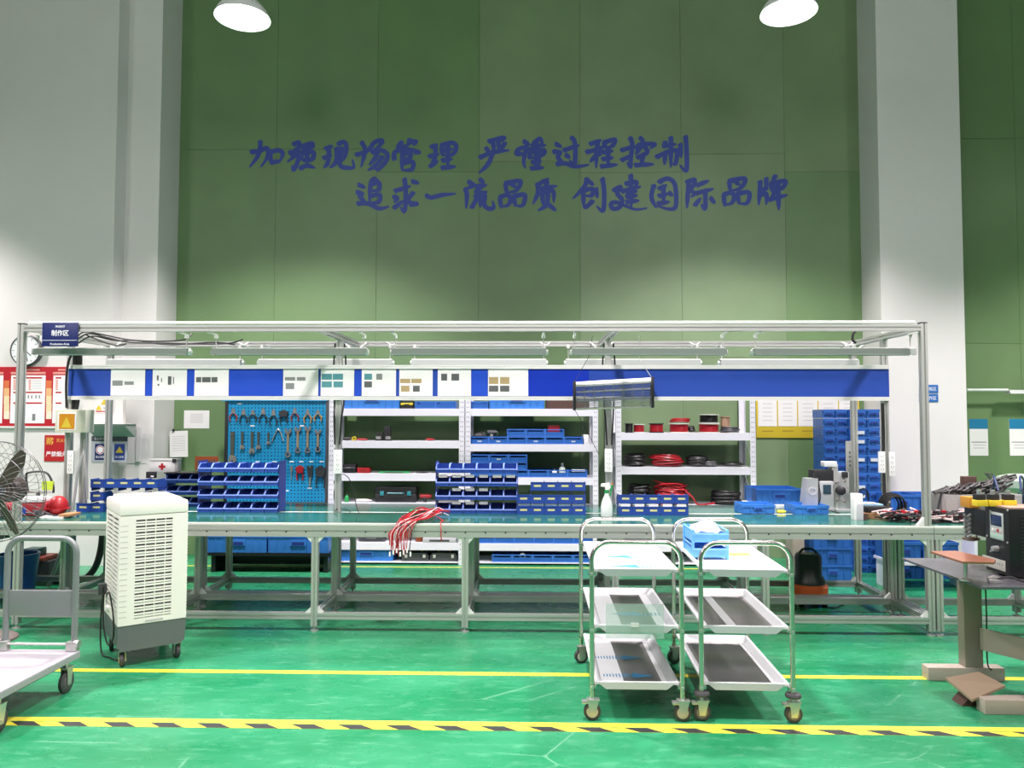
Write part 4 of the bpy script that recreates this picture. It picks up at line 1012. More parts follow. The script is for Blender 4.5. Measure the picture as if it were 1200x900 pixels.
# pillar signs
for i, (a, b) in enumerate(((451, 460.5), (462, 471))):
    o, w, h = sheet('blue_sign', '%s small blue sign with white writing on the right white pillar' % ('upper', 'lower')[i], 'sign', 1077, a, 1099, b, YP, mat('sign blue', (.02, .13, .40), .4), .006, 'blue signs on the pillar')
    text(('合格区', '工作区')[i], .05, 'lettering', WHITEI, o, (.02, -.0065, h / 2), width=w * .6, height=h * .5)
# right wall posters and lamp
for i, (a, b) in enumerate(((1136.5, 1157), (1183.5, 1206))):
    sheet('wall_poster', 'white sheet with a blue picture band on the right green wall, %s one' % ('left', 'right')[i], 'poster', a, 491, b, 534, YG, PAPER, .004, 'posters on the right wall',
          ((0, 0, 1, .27, mat('picture blue', (.02, .20, .36), .35), 'picture_band'), (.1, .62, .9, .64, INK, 'print_line'), (.2, .7, .85, .72, GR, 'print_line'), (.2, .78, .8, .80, GR, 'print_line')))
A, B = at(1133, 457, YG - .12), at(1181, 457, YG - .12)
o = thing('wall_tube_light', 'slim white tube light on the right green wall above the posters', 'lamp', (A.x, YG - .12, A.z)); L = B.x - A.x
G().tube([(0, 0, 0), (L, 0, 0)], .014, 10).build('tube', mat('unlit tube glass', (.75, .78, .76), .15), o)
G().prism([(-.03, 0), (.03, 0), (.05, -.04), (-.05, -.04)], 'x', L, L + .9).build('reflector', mat('shaded reflector sheet', (.55, .60, .55), .4), o)
for k in (0.02, L + .4): G().box(k, k + .02, 0, .1196, -.01, .01).build('wall_arm', ZINC, o)
# clock
q = at(33, 411, YLW); R = 18.5 * YLW / 900
o = thing('wall_clock', 'round white wall clock with thin dark rim behind the left frame post', 'clock', (q.x, YLW - .0002, q.z))
G().lathe([(0, 0), (R, 0), (R, -.045), (R * .93, -.05), (R * .93, -.042), (0, -.04)], 40, (0, 0, 0), 'y').build('case', mat('clock rim', (.06, .065, .07), .35), o)
G().lathe([(0, -.041), (R * .925, -.041), (R * .925, -.0435), (0, -.0435)], 40, (0, 0, 0), 'y').build('dial', mat('clock face', (.75, .78, .78), .3), o)
g = G()
for k in range(12): a = PI * k / 6; g.box(-.003, .003, -.0455, -.0436, R * .72, R * .86, M=Matrix.Rotation(a, 4, 'Y'))
tag(g.build('hour_marks', INK, o), kind='stuff')
for ln, a, w_ in ((R * .5, 2.3, .004), (R * .72, 2.9, .003)): G().box(-w_, w_, -.048, -.046, -.02, ln, M=Matrix.Rotation(a, 4, 'Y')).build('hand', BLACK, o)
# big red poster wall board
YN = YLW
A, B = at(-70, 499, YN), at(82, 430, YN)
o = thing('notice_poster', 'large red and white notice board with three text columns on the left wall', 'notice board', (A.x, YN - .0002, A.z)); L = Vector(o.location)
PR = mat('poster red', (.42, .015, .025), .4); PY = mat('poster cream gradient', (.72, .62, .38), .45); PG_ = mat('poster pale red', (.66, .28, .24), .5)
def pb_(x0, y0, x1, y1, d0, d1, m, nm):
    a, b = at(x0, y1, YN), at(x1, y0, YN); q = G().box(a.x, b.x, YN - d1, YN - d0, a.z, b.z).build(nm, m, o); q.location = -L
pb_(-70, 430, 82, 499, .0002, .012, PR, 'red_board')
pb_(-70, 499.5, 82, 501.5, .0002, .02, ALUD, 'bottom_ledge')
PCR = (mat('poster orange', (.62, .16, .06), .45), mat('poster amber', (.70, .42, .20), .45), PY, PY, mat('poster cream', (.74, .70, .55), .45))
for x in (-41, 8.5, 58):
    for k in range(5): pb_(x - 3.2, 446 + k * 9, x + 3.4, 455 + k * 9, .0121, .0128, PCR[k], 'colour_band')
for cx in (-16, 33.5, 83):
    x1 = min(cx + 21, 82)
    pb_(cx - 21, 440, x1, 496, .0121, .0135, PAPER, 'white_sheet')
    pb_(cx - 20, 436, x1, 438.5, .0121, .0135, PG_, 'title_line')
    pb_(cx - 14, 432.5, min(cx + 14, 82), 434.5, .0121, .0135, PG_, 'title_line')
    for yy in (442, 459, 471.5):
        for u0, u1 in ((cx - 17, cx - 10), (cx - 2, cx + 17)):
            if u0 < 81: pb_(u0, yy, min(u1, 81.5), yy + 1.8, .0136, .0142, PR, 'red_heading')
    for k in range(6):
        for u in (cx - 17, cx + 1):
            if u < 79: pb_(u, 445 + k * 2.1, u + 3, 446.5 + k * 2.1, .0136, .0142, PG_, 'red_text')
        if cx < 60: pb_(cx + 5, 445 + k * 2.1, cx + 16, 445.7 + k * 2.1, .0136, .0142, GR, 'print_line')
    if cx < 60:
        for u in (0, 4, 9, 13): pb_(cx + u, 463, cx + u + 1.5, 467, .0136, .0142, INK, 'print_symbol')
        pb_(cx + 5, 485, cx + 9, 493, .0136, .0142, INK, 'print_symbol')
# fire notice, yellow safety paper, safety board
o, w, h = sheet('fire_notice', 'red fire notice with white and yellow characters left of the grey post', 'sign', 52, 510, 81, 540.5, YN, mat('sign red', (.40, .015, .02), .4), .006)
text('消防', .05, 'lettering', mat('sign yellow', (.75, .5, .08), .5), o, (-w * .28, -.0065, h * .78), width=w * .32, height=h * .28, bold=.0005)
text('严禁烟火', .04, 'lettering', WHITEI, o, (0, -.0065, h * .28), width=w * .85, height=h * .2, bold=.0005)
text('灭火器', .04, 'lettering', mat('sign yellow', (.75, .5, .08), .5), o, (w * .22, -.0065, h * .8), width=w * .45, height=h * .14)
YW = mat('warning yellow', (.62, .47, .04), .45)
o, w, h = sheet('safety_notice', 'small white notice with two yellow warning triangles under the strip board', 'sign', 112, 463, 133, 484, YN - .061, PAPER, .003)
for (cx, cz, s) in ((-.0, .62, .038), (-.055, .30, .032)):
    G().prism([(cx - s, h * cz - s * .8), (cx + s, h * cz - s * .8), (cx, h * cz + s)], 'y', -.0045, -.0031).build('warning_triangle', YW, o)
G().box(-w * .48, w * .48, -.0045, -.0031, h * .06, h * .12).build('red_line', PR, o)
text('当心触电', .03, 'lettering', INK, o, (w * .18, -.0036, h * .28), width=w * .5)
o, w, h = sheet('safety_board', 'grey safety board with a no touching sign and a warning sign', 'sign', 107, 511, 150, 541.5, YN, mat('board grey', (.42, .45, .50), .5), .006, None, ((0, 0, 1, .2, mat('dark header', (.05, .06, .08), .5), 'header_band'), (.1, .30, .40, .92, NAVY, 'sign_plate'), (.64, .30, .93, .92, mat('deep sign blue', (.02, .05, .26), .4), 'sign_plate')))
G().lathe([(0, -.0072), (w * .12, -.0072), (w * .12, -.0085), (0, -.0085)], 20, (-w * .25, 0, h * .47), 'y').build('round_symbol', WHITEI, o)
G().lathe([(w * .085, -.0087), (w * .105, -.0087), (w * .105, -.009), (w * .085, -.009), (w * .085, -.0087)], 20, (-w * .25, 0, h * .47), 'y').build('red_ring', PR, o)
G().prism([(w * .285 - w * .11, h * .36), (w * .285 + w * .11, h * .36), (w * .285, h * .60)], 'y', -.0085, -.0071).build('warning_triangle', YW, o)
for s, t_ in ((-.25, '禁止吸烟'), (.285, '当心触电')): text(t_, .03, 'lettering', WHITEI, o, (s * w, -.0075, h * .2), width=w * .24, height=h * .1)
text('安全警示', .03, 'lettering', WHITEI, o, (-w * .28, -.0075, h * .9), width=w * .28)
# grey canopy shelf, electric cabinet, clear plastic sleeve
A, B = at(104, 500, YN - .12), at(152, 500, YN - .12)
o = thing('wall_canopy', 'grey sheet metal canopy jutting from the left wall above the safety board', 'canopy', ((A.x + B.x) / 2, YN, az(512, YN, 128))); w = B.x - A.x
G().prism([(-.0002, 0), (-.0002, .13), (-.22, .13), (-.22, .115)], 'x', -w / 2, w / 2).build('sheet_body', mat('grey green sheet', (.34, .39, .36), .5), o)
G().box(-w / 2 - .01, w / 2 + .01, -.235, -.0002, .131, .14).build('top_plate', ALUD, o)
o, w, h = sheet('wall_cabinet', 'flat off white cabinet on the left wall beside the frame post', 'cabinet', 100, 466, 148, 497, YN, mat('cabinet off white', (.68, .66, .62), .5), .06)
G().box(w / 2 - .09, w / 2 - .084, -.062, -.0602, .02, h - .02).build('door_seam', GR, o)
q = at(152, 520, YN)
sheet('clear_sleeve', 'grey white panel beside the safety board on the left wall pillar', 'panel', 150, 508, 172, 543, YP, mat('sleeve grey', (.60, .60, .59), .4), .004)
sheet('grey_duct', 'grey cable duct strip at the side of the left pillar', 'duct', 160, 500, 166, 541, YP, mat('sleeve grey', (.60, .60, .59), .4), .02)
# yellow warning box with lamp on the frame post
Yx = 5.90
A, B = at(64, 507, Yx), at(87, 480, Yx)
o = thing('warning_box', 'cream box with an orange warning plate on the left frame post', 'box', ((A.x + B.x) / 2 + .03, Yx, A.z)); w, h = B.x - A.x, B.z - A.z
CRM = mat('cream metal', (.60, .62, .50), .45)
G().box(-w / 2 - .03, w / 2 + .06, 0, .125, 0, h, bev=.006).build('body', CRM, o)
G().box(-w / 2 - .006, w / 2 - .01, -.004, 0, h * .1, h * .88, bev=.001).build('frame', PAPER, o)
G().box(-w / 2 + .006, w / 2 - .022, -.006, -.004, h * .16, h * .82).build('orange_plate', mat('amber plate', (.55, .24, .015), .35), o)
G().prism([(-.05, h * .22), (.03, h * .22), (-.01, h * .68)], 'y', -.0075, -.0061).build('warning_triangle', YW, o)
G().prof((.045, .125 + .0235, -(A.z - TOP)), (.045, .125 + .0235, h), .045) .build('rear_clamp', ALU, o)
# first aid box
Ya = 8.2
A, B = at(197, 557, 6.75), at(227, 540, 6.75)
o = thing('first_aid_box', 'white first aid box with a red cross on the dark blue bin rack', 'first aid box', ((A.x + B.x) / 2, 6.40, 0)); 
zrk = TOP + 3 * .098 - .012
o.location.z = zrk
w, h = (B.x - A.x) * .96, (B.z - A.z)
G().box(-w / 2, w / 2, 0, .12, 0, h * .72, bev=.008).build('body', mat('box off white', (.66, .66, .62), .4), o)
G().box(-w / 2 - .004, w / 2 + .004, -.004, .124, h * .73, h * .86, bev=.004).build('lid', mat('box off white', (.66, .66, .62), .4), o)
g = G(); g.box(-.010, .010, -.0015, -.0001, h * .36 - .028, h * .36 + .028); g.box(-.028, -.010, -.0015, -.0001, h * .36 - .010, h * .36 + .010); g.box(.010, .028, -.0015, -.0001, h * .36 - .010, h * .36 + .010); g.build('red_cross', RED, o)
G().box(w / 2 - .02, w / 2 + .006, -.008, .01, h * .62, h * .86).build('latch', BLACK, o)
rackplate = G().box(ax(193, 6.35, 590) - .01, ax(193, 6.35, 590) + .33, 6.34, 6.54, zrk - .008, zrk - .0005).build('rack_cover', BLACKM); tag(rackplate, 'black plate on top of the dark blue bin rack', 'plate')
o, w, h = sheet('orange_frame', 'orange red frame leaning behind the big bin rack', 'frame', 229, 535, 256, 551, 6.55, mat('orange red', (.60, .12, .03), .45), .01, None, ((.06, .22, .94, 1, mat('wood brown panel', (.30, .15, .08), .5), 'inner_panel'),))
G().box(-.03, .03, -.01, .0, -(o.location.z - TOP), 0).build('support', DARKG, o)
o = thing('small_device', 'small black device standing on the back row of blue bins', 'device', (ax(176, 6.05, 557), 6.05, az(571.5, 5.98, 145) + BH + .004))
G().box(-.035, .035, 0, .04, 0, .05, bev=.004).build('body', BLACK, o); G().box(.005, .028, -.002, 0, .008, .02).build('pale_spot', PAPER, o)

# ---------------------------------------------------------------- left end clutter on the bench
o = thing('grey_post_clutter', 'grey tilted aluminium angle leaning on the left end frame post', 'angle bar', (ax(86, 5.98, 600), 5.97, TOP)); o.name = 'angle_bar'
G().tube([(-.0, 0, .01), (.03, 0, .30), (.07, 0, .46), (.075, 0, .48), (.08, 0, .46), (.12, -.02, .25), (.13, -.03, .10)], .010, 6).build('bent_bar', mat('bar grey', (.5, .5, .5), .4, .4), o)
def blob(g, c, r, sq=(1, 1, 1), n=12):
    pr = [(r * math.sin(PI * k / 8) * 1, -r * math.cos(PI * k / 8)) for k in range(9)]
    s0 = len(g.bm.verts); g.bm.verts.ensure_lookup_table(); g.lathe([(max(p, .0005), h) for p, h in pr], n)
    g.bm.verts.ensure_lookup_table(); vs = g.bm.verts[s0:]
    for v in vs: v.co = Vector((v.co.x * sq[0] + c[0], v.co.y * sq[1] + c[1], v.co.z * sq[2] + c[2]))
Yl = 5.75
def px_thing(name, label, cat, px, Y, z=TOP, group=None): return thing(name, label, cat, (ax(px, Y, 600), Y, z), 0, group)
o = px_thing('red_helmet', 'round red helmet lying on the left end of the bench', 'helmet', 68, Yl); g = G(); blob(g, (0, 0, .075), .075, (.9, 1, 1)); g.build('shell', RED, o); G().lathe([(.04, .05), (.085, .052), (.085, .058), (.04, .06)], 20).build('brim', RED, o)
o = px_thing('red_case', 'red and blue soft case lying left of the red helmet', 'case', 45, Yl); G().box(-.12, .09, -.05, .08, 0, .10, bev=.02).build('body', mat('deep red', (.32, .02, .03), .5), o); G().box(-.125, -.06, -.052, .082, .01, .07, bev=.01).build('blue_corner', BINB, o)
o = px_thing('white_slab', 'white slab with rounded end lying on the red case', 'slab', 40, Yl, TOP + .101); G().box(-.11, .10, -.05, .06, 0, .042, bev=.018).build('body', mat('bright white plastic', (.88, .88, .88), .3), o)
o = px_thing('red_bundle', 'red object at the far left edge behind the fan', 'case', 8, Yl); g = G(); blob(g, (0, 0, .07), .07, (1.6, 1, .95)); g.build('body', RED, o)
o = px_thing('hacksaw', 'black framed hacksaw standing upright with a yellow green grip', 'saw', 44, Yl + .1, TOP + .10); w = .16
G().tube(smooth([Vector((-w * .5, 0, .07)), Vector((-w * .6, 0, .18)), Vector((-w * .45, 0, .215)), Vector((w * .35, 0, .215)), Vector((w * .7, 0, .13)), Vector((w * .75, 0, .06))]), .008, 6).build('bow_frame', BLACK, o)
G().box(-w * .5, w * .75, -.002, .002, .058, .070).build('blade', STT, o); G().box(w * .2, w * .75, -.012, .012, .08, .15, bev=.008).build('grip', mat('yellow green plastic', (.45, .60, .04), .4), o)
G().box(-.01, .01, -.01, .01, -.099, .06).build('stand_rod', DARKG, o)
g = G()
for k in range(14):
    a = random.uniform(-.35, .25); p = [Vector((a + random.uniform(-.1, .1), random.uniform(-.08, .08), random.uniform(.012, .05))) for _ in range(4)]; g.tube(smooth(p, 4), .006, 5)
o = g.build('cable_heap', DARKG); o.location = (ax(40, 5.6, 600), 5.6, TOP); tag(o, 'heap of dark cables and parts on the left end of the bench', 'cable')
o = px_thing('paper_stack', 'white and tan papers under the cable heap by the helmet', 'paper', 62, 5.62); G().box(-.10, .10, -.05, .08, 0, .010).build('sheets', PAPER, o); G().box(.06, .14, -.03, .12, .011, .030, bev=.003).build('tan_block', WOOD, o)
# under-bench clutter left
o = thing('black_pipe_frame', 'black bent pipe frame on the floor under the left of the bench', 'frame', (ax(105, 6.9, 650), 6.9, 0))
G().tube(smooth([Vector((.12, 0, .62)), Vector((.10, 0, .30)), Vector((.02, 0, .10)), Vector((-.15, 0, .03)), Vector((-.7, 0, .03))]), .03, 8).build('bent_pipe', BLACKM, o); G().box(.05, .18, -.03, .03, .0, .03).build('foot', BLACKM, o)
G().tube([(-.9, .05, .40), (-.5, .02, .48), (-.1, 0, .56), (.12, 0, .60)], .022, 8).build('arm', BLACKM, o)
o = thing('grey_pipe', 'short silver pipe leaning under the left of the bench', 'pipe', (ax(68, 6.7, 650), 6.7, 0)); G().tube([(-.08, 0, .02), (.05, 0, .38)], .018, 8).build('pipe_body', ALU, o)
o = thing('floor_box', 'dark box with red and white parts on the floor under the left bench', 'box', (ax(38, 6.9, 650), 6.9, 0)); G().box(-.22, .22, -.1, .2, 0, .22, bev=.01).build('body', DARKG, o); G().box(-.16, .18, -.12, .1, .2202, .26, bev=.01).build('red_part', mat('dull red', (.35, .07, .05), .5), o); G().box(-.10, -.02, -.14, -.10, .26, .33, bev=.01).build('white_part', PAPER, o); G().box(-.02, .12, -.12, .02, .2605, .33, bev=.01).build('green_part', GRN2, o)
o = thing('blue_bucket', 'blue bucket under the far left end of the bench', 'bucket', (ax(12, 6.3, 650), 6.4, .0)); G().lathe([(.0, .0), (.12, 0), (.16, .36), (.145, .36), (.11, .01), (0, .01)], 20).build('body', BINL, o)

# ---------------------------------------------------------------- bench centre and right
# wire bundle
zt2 = TOP
def wire(pts, r=.0038): return smooth([Vector(p) for p in pts], 5)
o = thing('wire_harness', 'bundle of red and white wires hanging over the front bench edge', 'wires', (ax(490, 5.6, 605), 5.7, TOP))
RX = lambda px, Y=5.4: ax(px, Y, 620) - o.location.x
gr_, gb_, gw_ = G(), G(), G()
for k in range(26):
    sx = random.uniform(-.05, .16); ex = RX(random.choice([459, 462, 466, 470, 474, 478, 480, 463, 468])) + random.uniform(-.015, .02)
    zf = az(random.uniform(632, 652), 5.40, 480) - TOP; h0 = random.uniform(.01, .06)
    p = [(sx + .06, random.uniform(-.0, .14), h0), (sx, random.uniform(-.08, .05), h0 + .02), (sx - .06, -.20 - .02 * (k % 3), .02 + .02 * random.random()), ((sx - .06 + ex) / 2, -.285, .012), (ex + .01, -.315, -.05), (ex, -.32, (zf - .03) / 2 - .02), (ex + random.uniform(-.01, .01), -.315, zf)]
    (gr_ if k % 3 else (gb_ if k % 2 else gw_)).tube(wire(p), .0033, 5)
gr_.tube(wire([(.1, -.02, .03), (.16, -.15, .02), (.20, -.24, .012), (RX(516), -.27, .010), (RX(517), -.315, -.03), (RX(517.5), -.32, -.10), (RX(518), -.315, az(634, 5.4) - TOP)]), .004, 5)
for k in range(5): gr_.tube(wire([(-.14 + .02 * k, .0, .012 + .008 * k), (-.06, .05 + .02 * k, .03), (.04, .02 * k, .06), (.15, .06, .03), (.17, .0, .05)]), .0042, 5)
gr_.build('red_wires', REDW, o); gb_.build('black_wires', BLKW, o); gw_.build('pale_wires', mat('pinkish white wire', (.72, .55, .55), .5), o)
g = G()
for k in range(7): x = RX(458 + k * 4); g.box(x - .006, x + .004, -.33, -.315, az(652, 5.4) - TOP + .012 * (k % 3), az(648, 5.4) - TOP + .012 * (k % 3) + .006)
g.build('connectors', PAPER, o); G().box(-.09, .02, .05, .13, .012, .05, bev=.008).build('green_wrap', GREEN, o)
# spray bottle
YSp = 5.86
o = px_thing('spray_bottle', 'white spray bottle with green trigger on the bench by the middle post', 'bottle', 711, YSp)
G().lathe([(0, 0), (.043, 0), (.045, .01), (.045, .075), (.034, .12), (.016, .16), (.015, .175), (0, .175)], 20).build('body', mat('translucent white plastic', (.72, .78, .74), .35), o)
G().lathe([(0, .176), (.018, .176), (.018, .198), (0, .198)], 14).build('collar', GREEN, o)
g = G(); g.prism([(-.045, .225), (-.04, .245), (.02, .252), (.03, .215), (.012, .199), (-.012, .199), (-.012, .222)], 'y', -.012, .012); g.build('spray_head', PAPER, o)
g = G(); g.prism([(.012, .205), (.05, .245), (.045, .225), (.03, .15), (.022, .155), (.028, .20)], 'y', -.007, .007); g.build('trigger', GREEN, o); G().box(.036, .05, -.008, .008, .24, .252).build('orange_tip', ORANGE, o)
# clear plastic sheet lines on the mat at left (thin glass cover) + small black cable loop
cable('thin black cable looping on the bench at the left frame post', [[at(391, 602, 6.0), at(394, 597, 6.02), at(400, 596, 6.05), at(408, 598, 6.05), at(412, 602, 6.0)], [at(401, 556, 6.0), at(405, 557, 5.98), at(411, 565, 6.0), at(417, 590, 6.0), at(421, 602, 5.98)]], .003, BLKW)
# crimping machine
Ym = 6.25
o = px_thing('crimping_machine', 'silver and black terminal crimping machine on the bench by the blue crates', 'machine', 968, Ym); L = Vector(o.location)
def MP(px0, py0, px1, py1, y0, y1, m, nm, bev=.004):
    a, b = at(px0, py1, Ym + y0), at(px1, py0, Ym + y0); q = G().box(a.x, b.x, Ym + y0, Ym + y1, max(a.z, TOP + .0005), b.z, bev=bev).build(nm, m, o); q.location = -L
SILV = mat('silver painted metal', (.52, .54, .54), .35, .4)
MP(956, 595, 978, 603, -.06, .12, SILV, 'base'); MP(961, 564, 977, 595, -.05, .10, SILV, 'front_body', .012); MP(965, 568, 974, 579, -.058, -.05, mat('screen glass', (.03, .06, .08), .15), 'screen'); MP(954, 551, 977, 564, -.03, .10, BLACK, 'motor_cover', .006)
MP(976, 544, 982, 600, -.02, .06, ALU, 'upright'); MP(966, 541, 981, 547, -.03, .05, mat('bright white plastic', (.88, .88, .88), .3), 'white_arm', .004)
MP(983, 553, 995, 603, -.02, .08, SILV, 'press_body', .006); MP(988, 553, 994, 560, -.05, -.02, BLACK, 'knob', .006); MP(981, 597, 1001, 603, -.06, .10, SILV, 'table_plate')
q = at(985.5, 575, Ym - .05); g = G(); g.lathe([(0, -.02), (.02, -.02), (.036, -.01), (.036, .02), (.0, .02)], 18, tuple(q), 'y'); x_ = g.build('flywheel', BLACK, o); x_.location = -L
g = G()
for (a, b, r) in ((981, 566, .012), (990, 564, .012), (983, 586, .016), (990, 588, .012)): q = at(a, b, Ym - .06); g.lathe([(0, -.012), (r, -.012), (r, .02), (0, .02)], 12, tuple(q), 'y')
x_ = g.build('rollers', STT, o); x_.location = -L
o2 = px_thing('round_speaker_box', 'pale silver slanted box with round dial left of the crimping machine', 'device', 949, Ym - .02); w = .115; h = az(559, Ym) - TOP
G().prism([(-.06, 0), (.05, 0), (.055, h), (-.028, h)], 'y', -.04, .08).build('body', SILV, o2)
G().lathe([(.02, -.046), (.034, -.046), (.034, -.04), (.02, -.04), (.02, -.046)], 18, (.01, 0, h * .62), 'y').build('dial_ring', GR, o2)
G().tube(smooth([Vector((.06, -.02, .05)), Vector((.075, -.03, .12)), Vector((.06, -.02, h * .9)), Vector((.03, -.01, h + .03)), Vector((.05, 0, h + .05))]), .004, 5).build('cable', BLKW, o2)
cable('black and red cables in front of the crimping machine', [[at(a, b, 6.1) + Vector((0, 0, .004)) for a, b in s] for s in (((966, 608), (972, 604), (985, 603), (1000, 604)), ((963, 601), (972, 599), (980, 601), (992, 606)), ((975, 604), (990, 606), (1004, 603)))], .006, BLKW)
o = px_thing('black_bottle', 'black small stand with bottles at the foot of the right cable rack', 'bottle', 887.5, 6.55); g = G(); g.lathe([(0, 0), (.035, 0), (.035, .05), (.02, .07), (.012, .10), (.012, .14), (0, .14)], 14); g.build('body', BLACK, o); G().box(-.045, .05, -.04, .04, .0, .035, bev=.006).build('tray_base', mat('dark brown', (.08, .04, .03), .6), o)
o = px_thing('yellow_screwdriver', 'yellow and white screwdriver lying between the two shallow blue trays', 'screwdriver', 918, 6.1, TOP + .012); G().tube([(-.05, 0, 0), (.01, 0, 0), (.02, 0, 0)], [.012, .012, .006], 8).build('handle', YEL, o); G().tube([(.02, 0, 0), (.10, -.03, 0)], .003, 6).build('blade', BLACK, o)
# right: white card box, wood block with black pouch and pale blue pack
o = px_thing('white_carton', 'upright white carton on the bench front at right', 'carton', 1005, 5.72); G().box(-.031, .031, -.02, .05, 0, .19, bev=.002).build('body', PAPER, o); G().box(-.012, .030, -.03, -.0202, 0, .12, bev=.002).build('front_flap', mat('pale grey plastic', (.5, .5, .52), .4), o)
o = px_thing('small_dark_cup', 'small dark cup beside the white carton', 'cup', 1013, 5.72); G().lathe([(0, 0), (.02, 0), (.022, .045), (0, .045)], 14).build('body', mat('dark brown', (.08, .04, .03), .6), o)
o = px_thing('wooden_block', 'light wooden block on the bench under a black pouch', 'block', 1028, 5.80); G().box(-.105, .105, -.03, .1, 0, .044, bev=.003).build('block_body', WOOD, o)
o = px_thing('black_pouch', 'black pouch lying on the wooden block', 'pouch', 1027, 5.80, TOP + .045); G().box(-.09, .09, -.02, .09, 0, .045, bev=.012).build('body', BLACK, o)
o = px_thing('blue_packet', 'pale blue and white packet lying on the black pouch', 'packet', 1023, 5.84, TOP + .091); q = G().box(-.07, .07, -.02, .06, 0, .012, bev=.003).build('wrapper', mat('pale blue', (.30, .55, .72), .4), o); G().box(-.065, .02, -.0205, .05, .012, .022, bev=.003).build('white_pad', PAPER, o)
# heap of red / black / white harness parts at right end
g1, g2, g3 = G(), G(), G(); ob = (ax(1085, 5.72, 600), 5.72, TOP)
for k in range(120):
    c = Vector((random.uniform(-.30, .42), random.uniform(-.16, .12), random.uniform(.012, .05)))
    p = [c + Vector((random.uniform(-.09, .09), random.uniform(-.06, .06), random.uniform(-.006, .03))) for _ in range(4)]
    for q in p: q.z = max(q.z, .008)
    (g1 if k % 7 == 0 else g3 if k % 7 in (3, 5) else g2).tube(smooth(p, 3), .006, 5)
for k in range(34):
    c = Vector((random.uniform(-.28, .40), random.uniform(-.20, .1), random.uniform(.02, .07))); s = random.uniform(.008, .014)
    (g1 if k % 4 == 0 else g3 if k % 2 else g2).box(c.x - s, c.x + s, c.y - s, c.y + s, c.z - s, c.z + s)
o = thing('harness_heap', 'heap of red, black and white cable ends on the right end of the bench', 'cable', ob)
g1.build('red_cables', REDW, o); g2.build('black_cables', BLKW, o); g3.build('pale_connectors', mat('pinkish white', (.6, .48, .46), .5), o)
G().box(-.14, .46, -.17, .14, 0, .006).build('black_mat', BLACK, o)
cable('red cable running from the end post to the harness heap', [[at(1036, 596, 5.9), at(1044, 601, 5.85), at(1053, 605, 5.8), at(1064, 607, 5.75)]], .006, REDW)
o = px_thing('coiled_black_hose', 'round black cable drum behind the right end post', 'cable', 1046, 5.96); g = G()
for k in range(7): R = .075 + .004 * (k % 3); g.tube([(R * math.cos(a), .02 * k - .06, R * math.sin(a) + R + .004) for a in [2 * PI * j / 20 for j in range(20)]], .007, 5, closed=True)
g.build('coil', BLKW, o)
o = px_thing('coiled_black_hose', 'thin black cable loops hanging before the tall crate stacks', 'cable', 1014, 6.5); g = G()
for k in range(4): R = .05 + .008 * k; g.tube([(R * .6 * math.cos(a), .01 * k, R * math.sin(a) + R + .01) for a in [2 * PI * j / 20 for j in range(20)]], .004, 5, closed=True)
g.build('coil', BLKW, o)
# grey equipment boxes behind machine with cable pile
o = thing('equipment_box', 'long grey equipment box with printed panels on the right bench', 'box', (ax(1132, 6.02, 590) + .02, 5.88, TOP)); w = .52
G().box(-.28, .34, 0, .16, 0, .17, bev=.004).build('body', mat('equipment grey', (.30, .29, .28), .5), o)
for k in range(5): G().box(-.25 + k * .115, -.16 + k * .115, -.004, 0, .04, .14).build('front_panel', mat('panel grey', (.38, .36, .34), .5), o)
g = G()
for k in range(70):
    x = random.uniform(-.30, .22); zz_ = .175 + max(0, (x + .3)) * .22 * random.random()
    g.tube(smooth([Vector((x, random.uniform(-.02, .1), max(.18, zz_))), Vector((x + .05, random.uniform(-.03, .1), max(.18, zz_ + .02))), Vector((x + .10, random.uniform(0, .1), max(.18, zz_ + .045)))], 3), .009, 5)
g2 = G(); g2.tube([(-.28, -.01, .19), (-.30, -.01, .12), (-.33, -.03, .02)], .008, 6)
q = g.build('cable_pile', mat('dark cable grey', (.05, .045, .045), .5)); q.location = (o.location.x, o.location.y + .02, TOP); tag(q, 'pile of dark cables lying on the long grey equipment box', 'cable')
g2.build('hanging_cord', BLKW, o)
o = thing('wooden_crate_box', 'small dark brown box behind the cable pile at right', 'box', (ax(1137, 5.95, 560), 5.95, TOP + .171)); G().box(-.045, .05, 0, .06, 0, .13, bev=.003).build('body', mat('dark brown', (.08, .04, .03), .6), o)
o = thing('folding_stand', 'thin metal folding stand behind the cable pile at right', 'stand', (ax(1167, 6.5, 560), 6.5, 0)); h = az(552, 6.5)
for d in (0, .02, .05): G().tube([(-.09 + d, 0, h), (.10 + d, 0, h - .24), (.14 + d, .02, 0)], .006, 6).build('rod', mat('dark steel rod', (.25, .23, .2), .35, .8), o)
o = thing('round_lamp_shade', 'pale green rounded plastic seat shell at the right picture edge', 'seat', (ax(1203, 7.6, 565), 7.7, 0)); o.name = 'seat_shell'
g = G(); zc = az(572, 7.7); 
for k in range(1): g.lathe([(.0, zc - .02), (.10, zc - .015), (.19, zc + .03), (.21, zc + .10), (.195, zc + .13), (.10, zc + .155), (.0, zc + .16)], 24)
g.build('shell', mat('pale green plastic', (.50, .60, .50), .35), o); G().tube([(0, 0, .0), (0, 0, zc - .02)], .03, 10).build('pole', ZINC, o); G().lathe([(0, 0), (.2, 0), (.2, .02), (0, .03)], 20).build('base', ZINC, o)
o = thing('white_ledge', 'white flat board behind the machine at right picture edge', 'board', (ax(1192, 6.6, 580), 6.6, TOP)); G().box(-.12, .3, -.08, .02, 0, .12, bev=.003).build('board', PAPER, o)
o.location = (ax(1200, 5.9, 580) + .12, 6.0, TOP)
crate(PCS, 'blue crate behind the cable pile at the right edge', 1150, 1192, 6.9, .62, .36, None, 1)
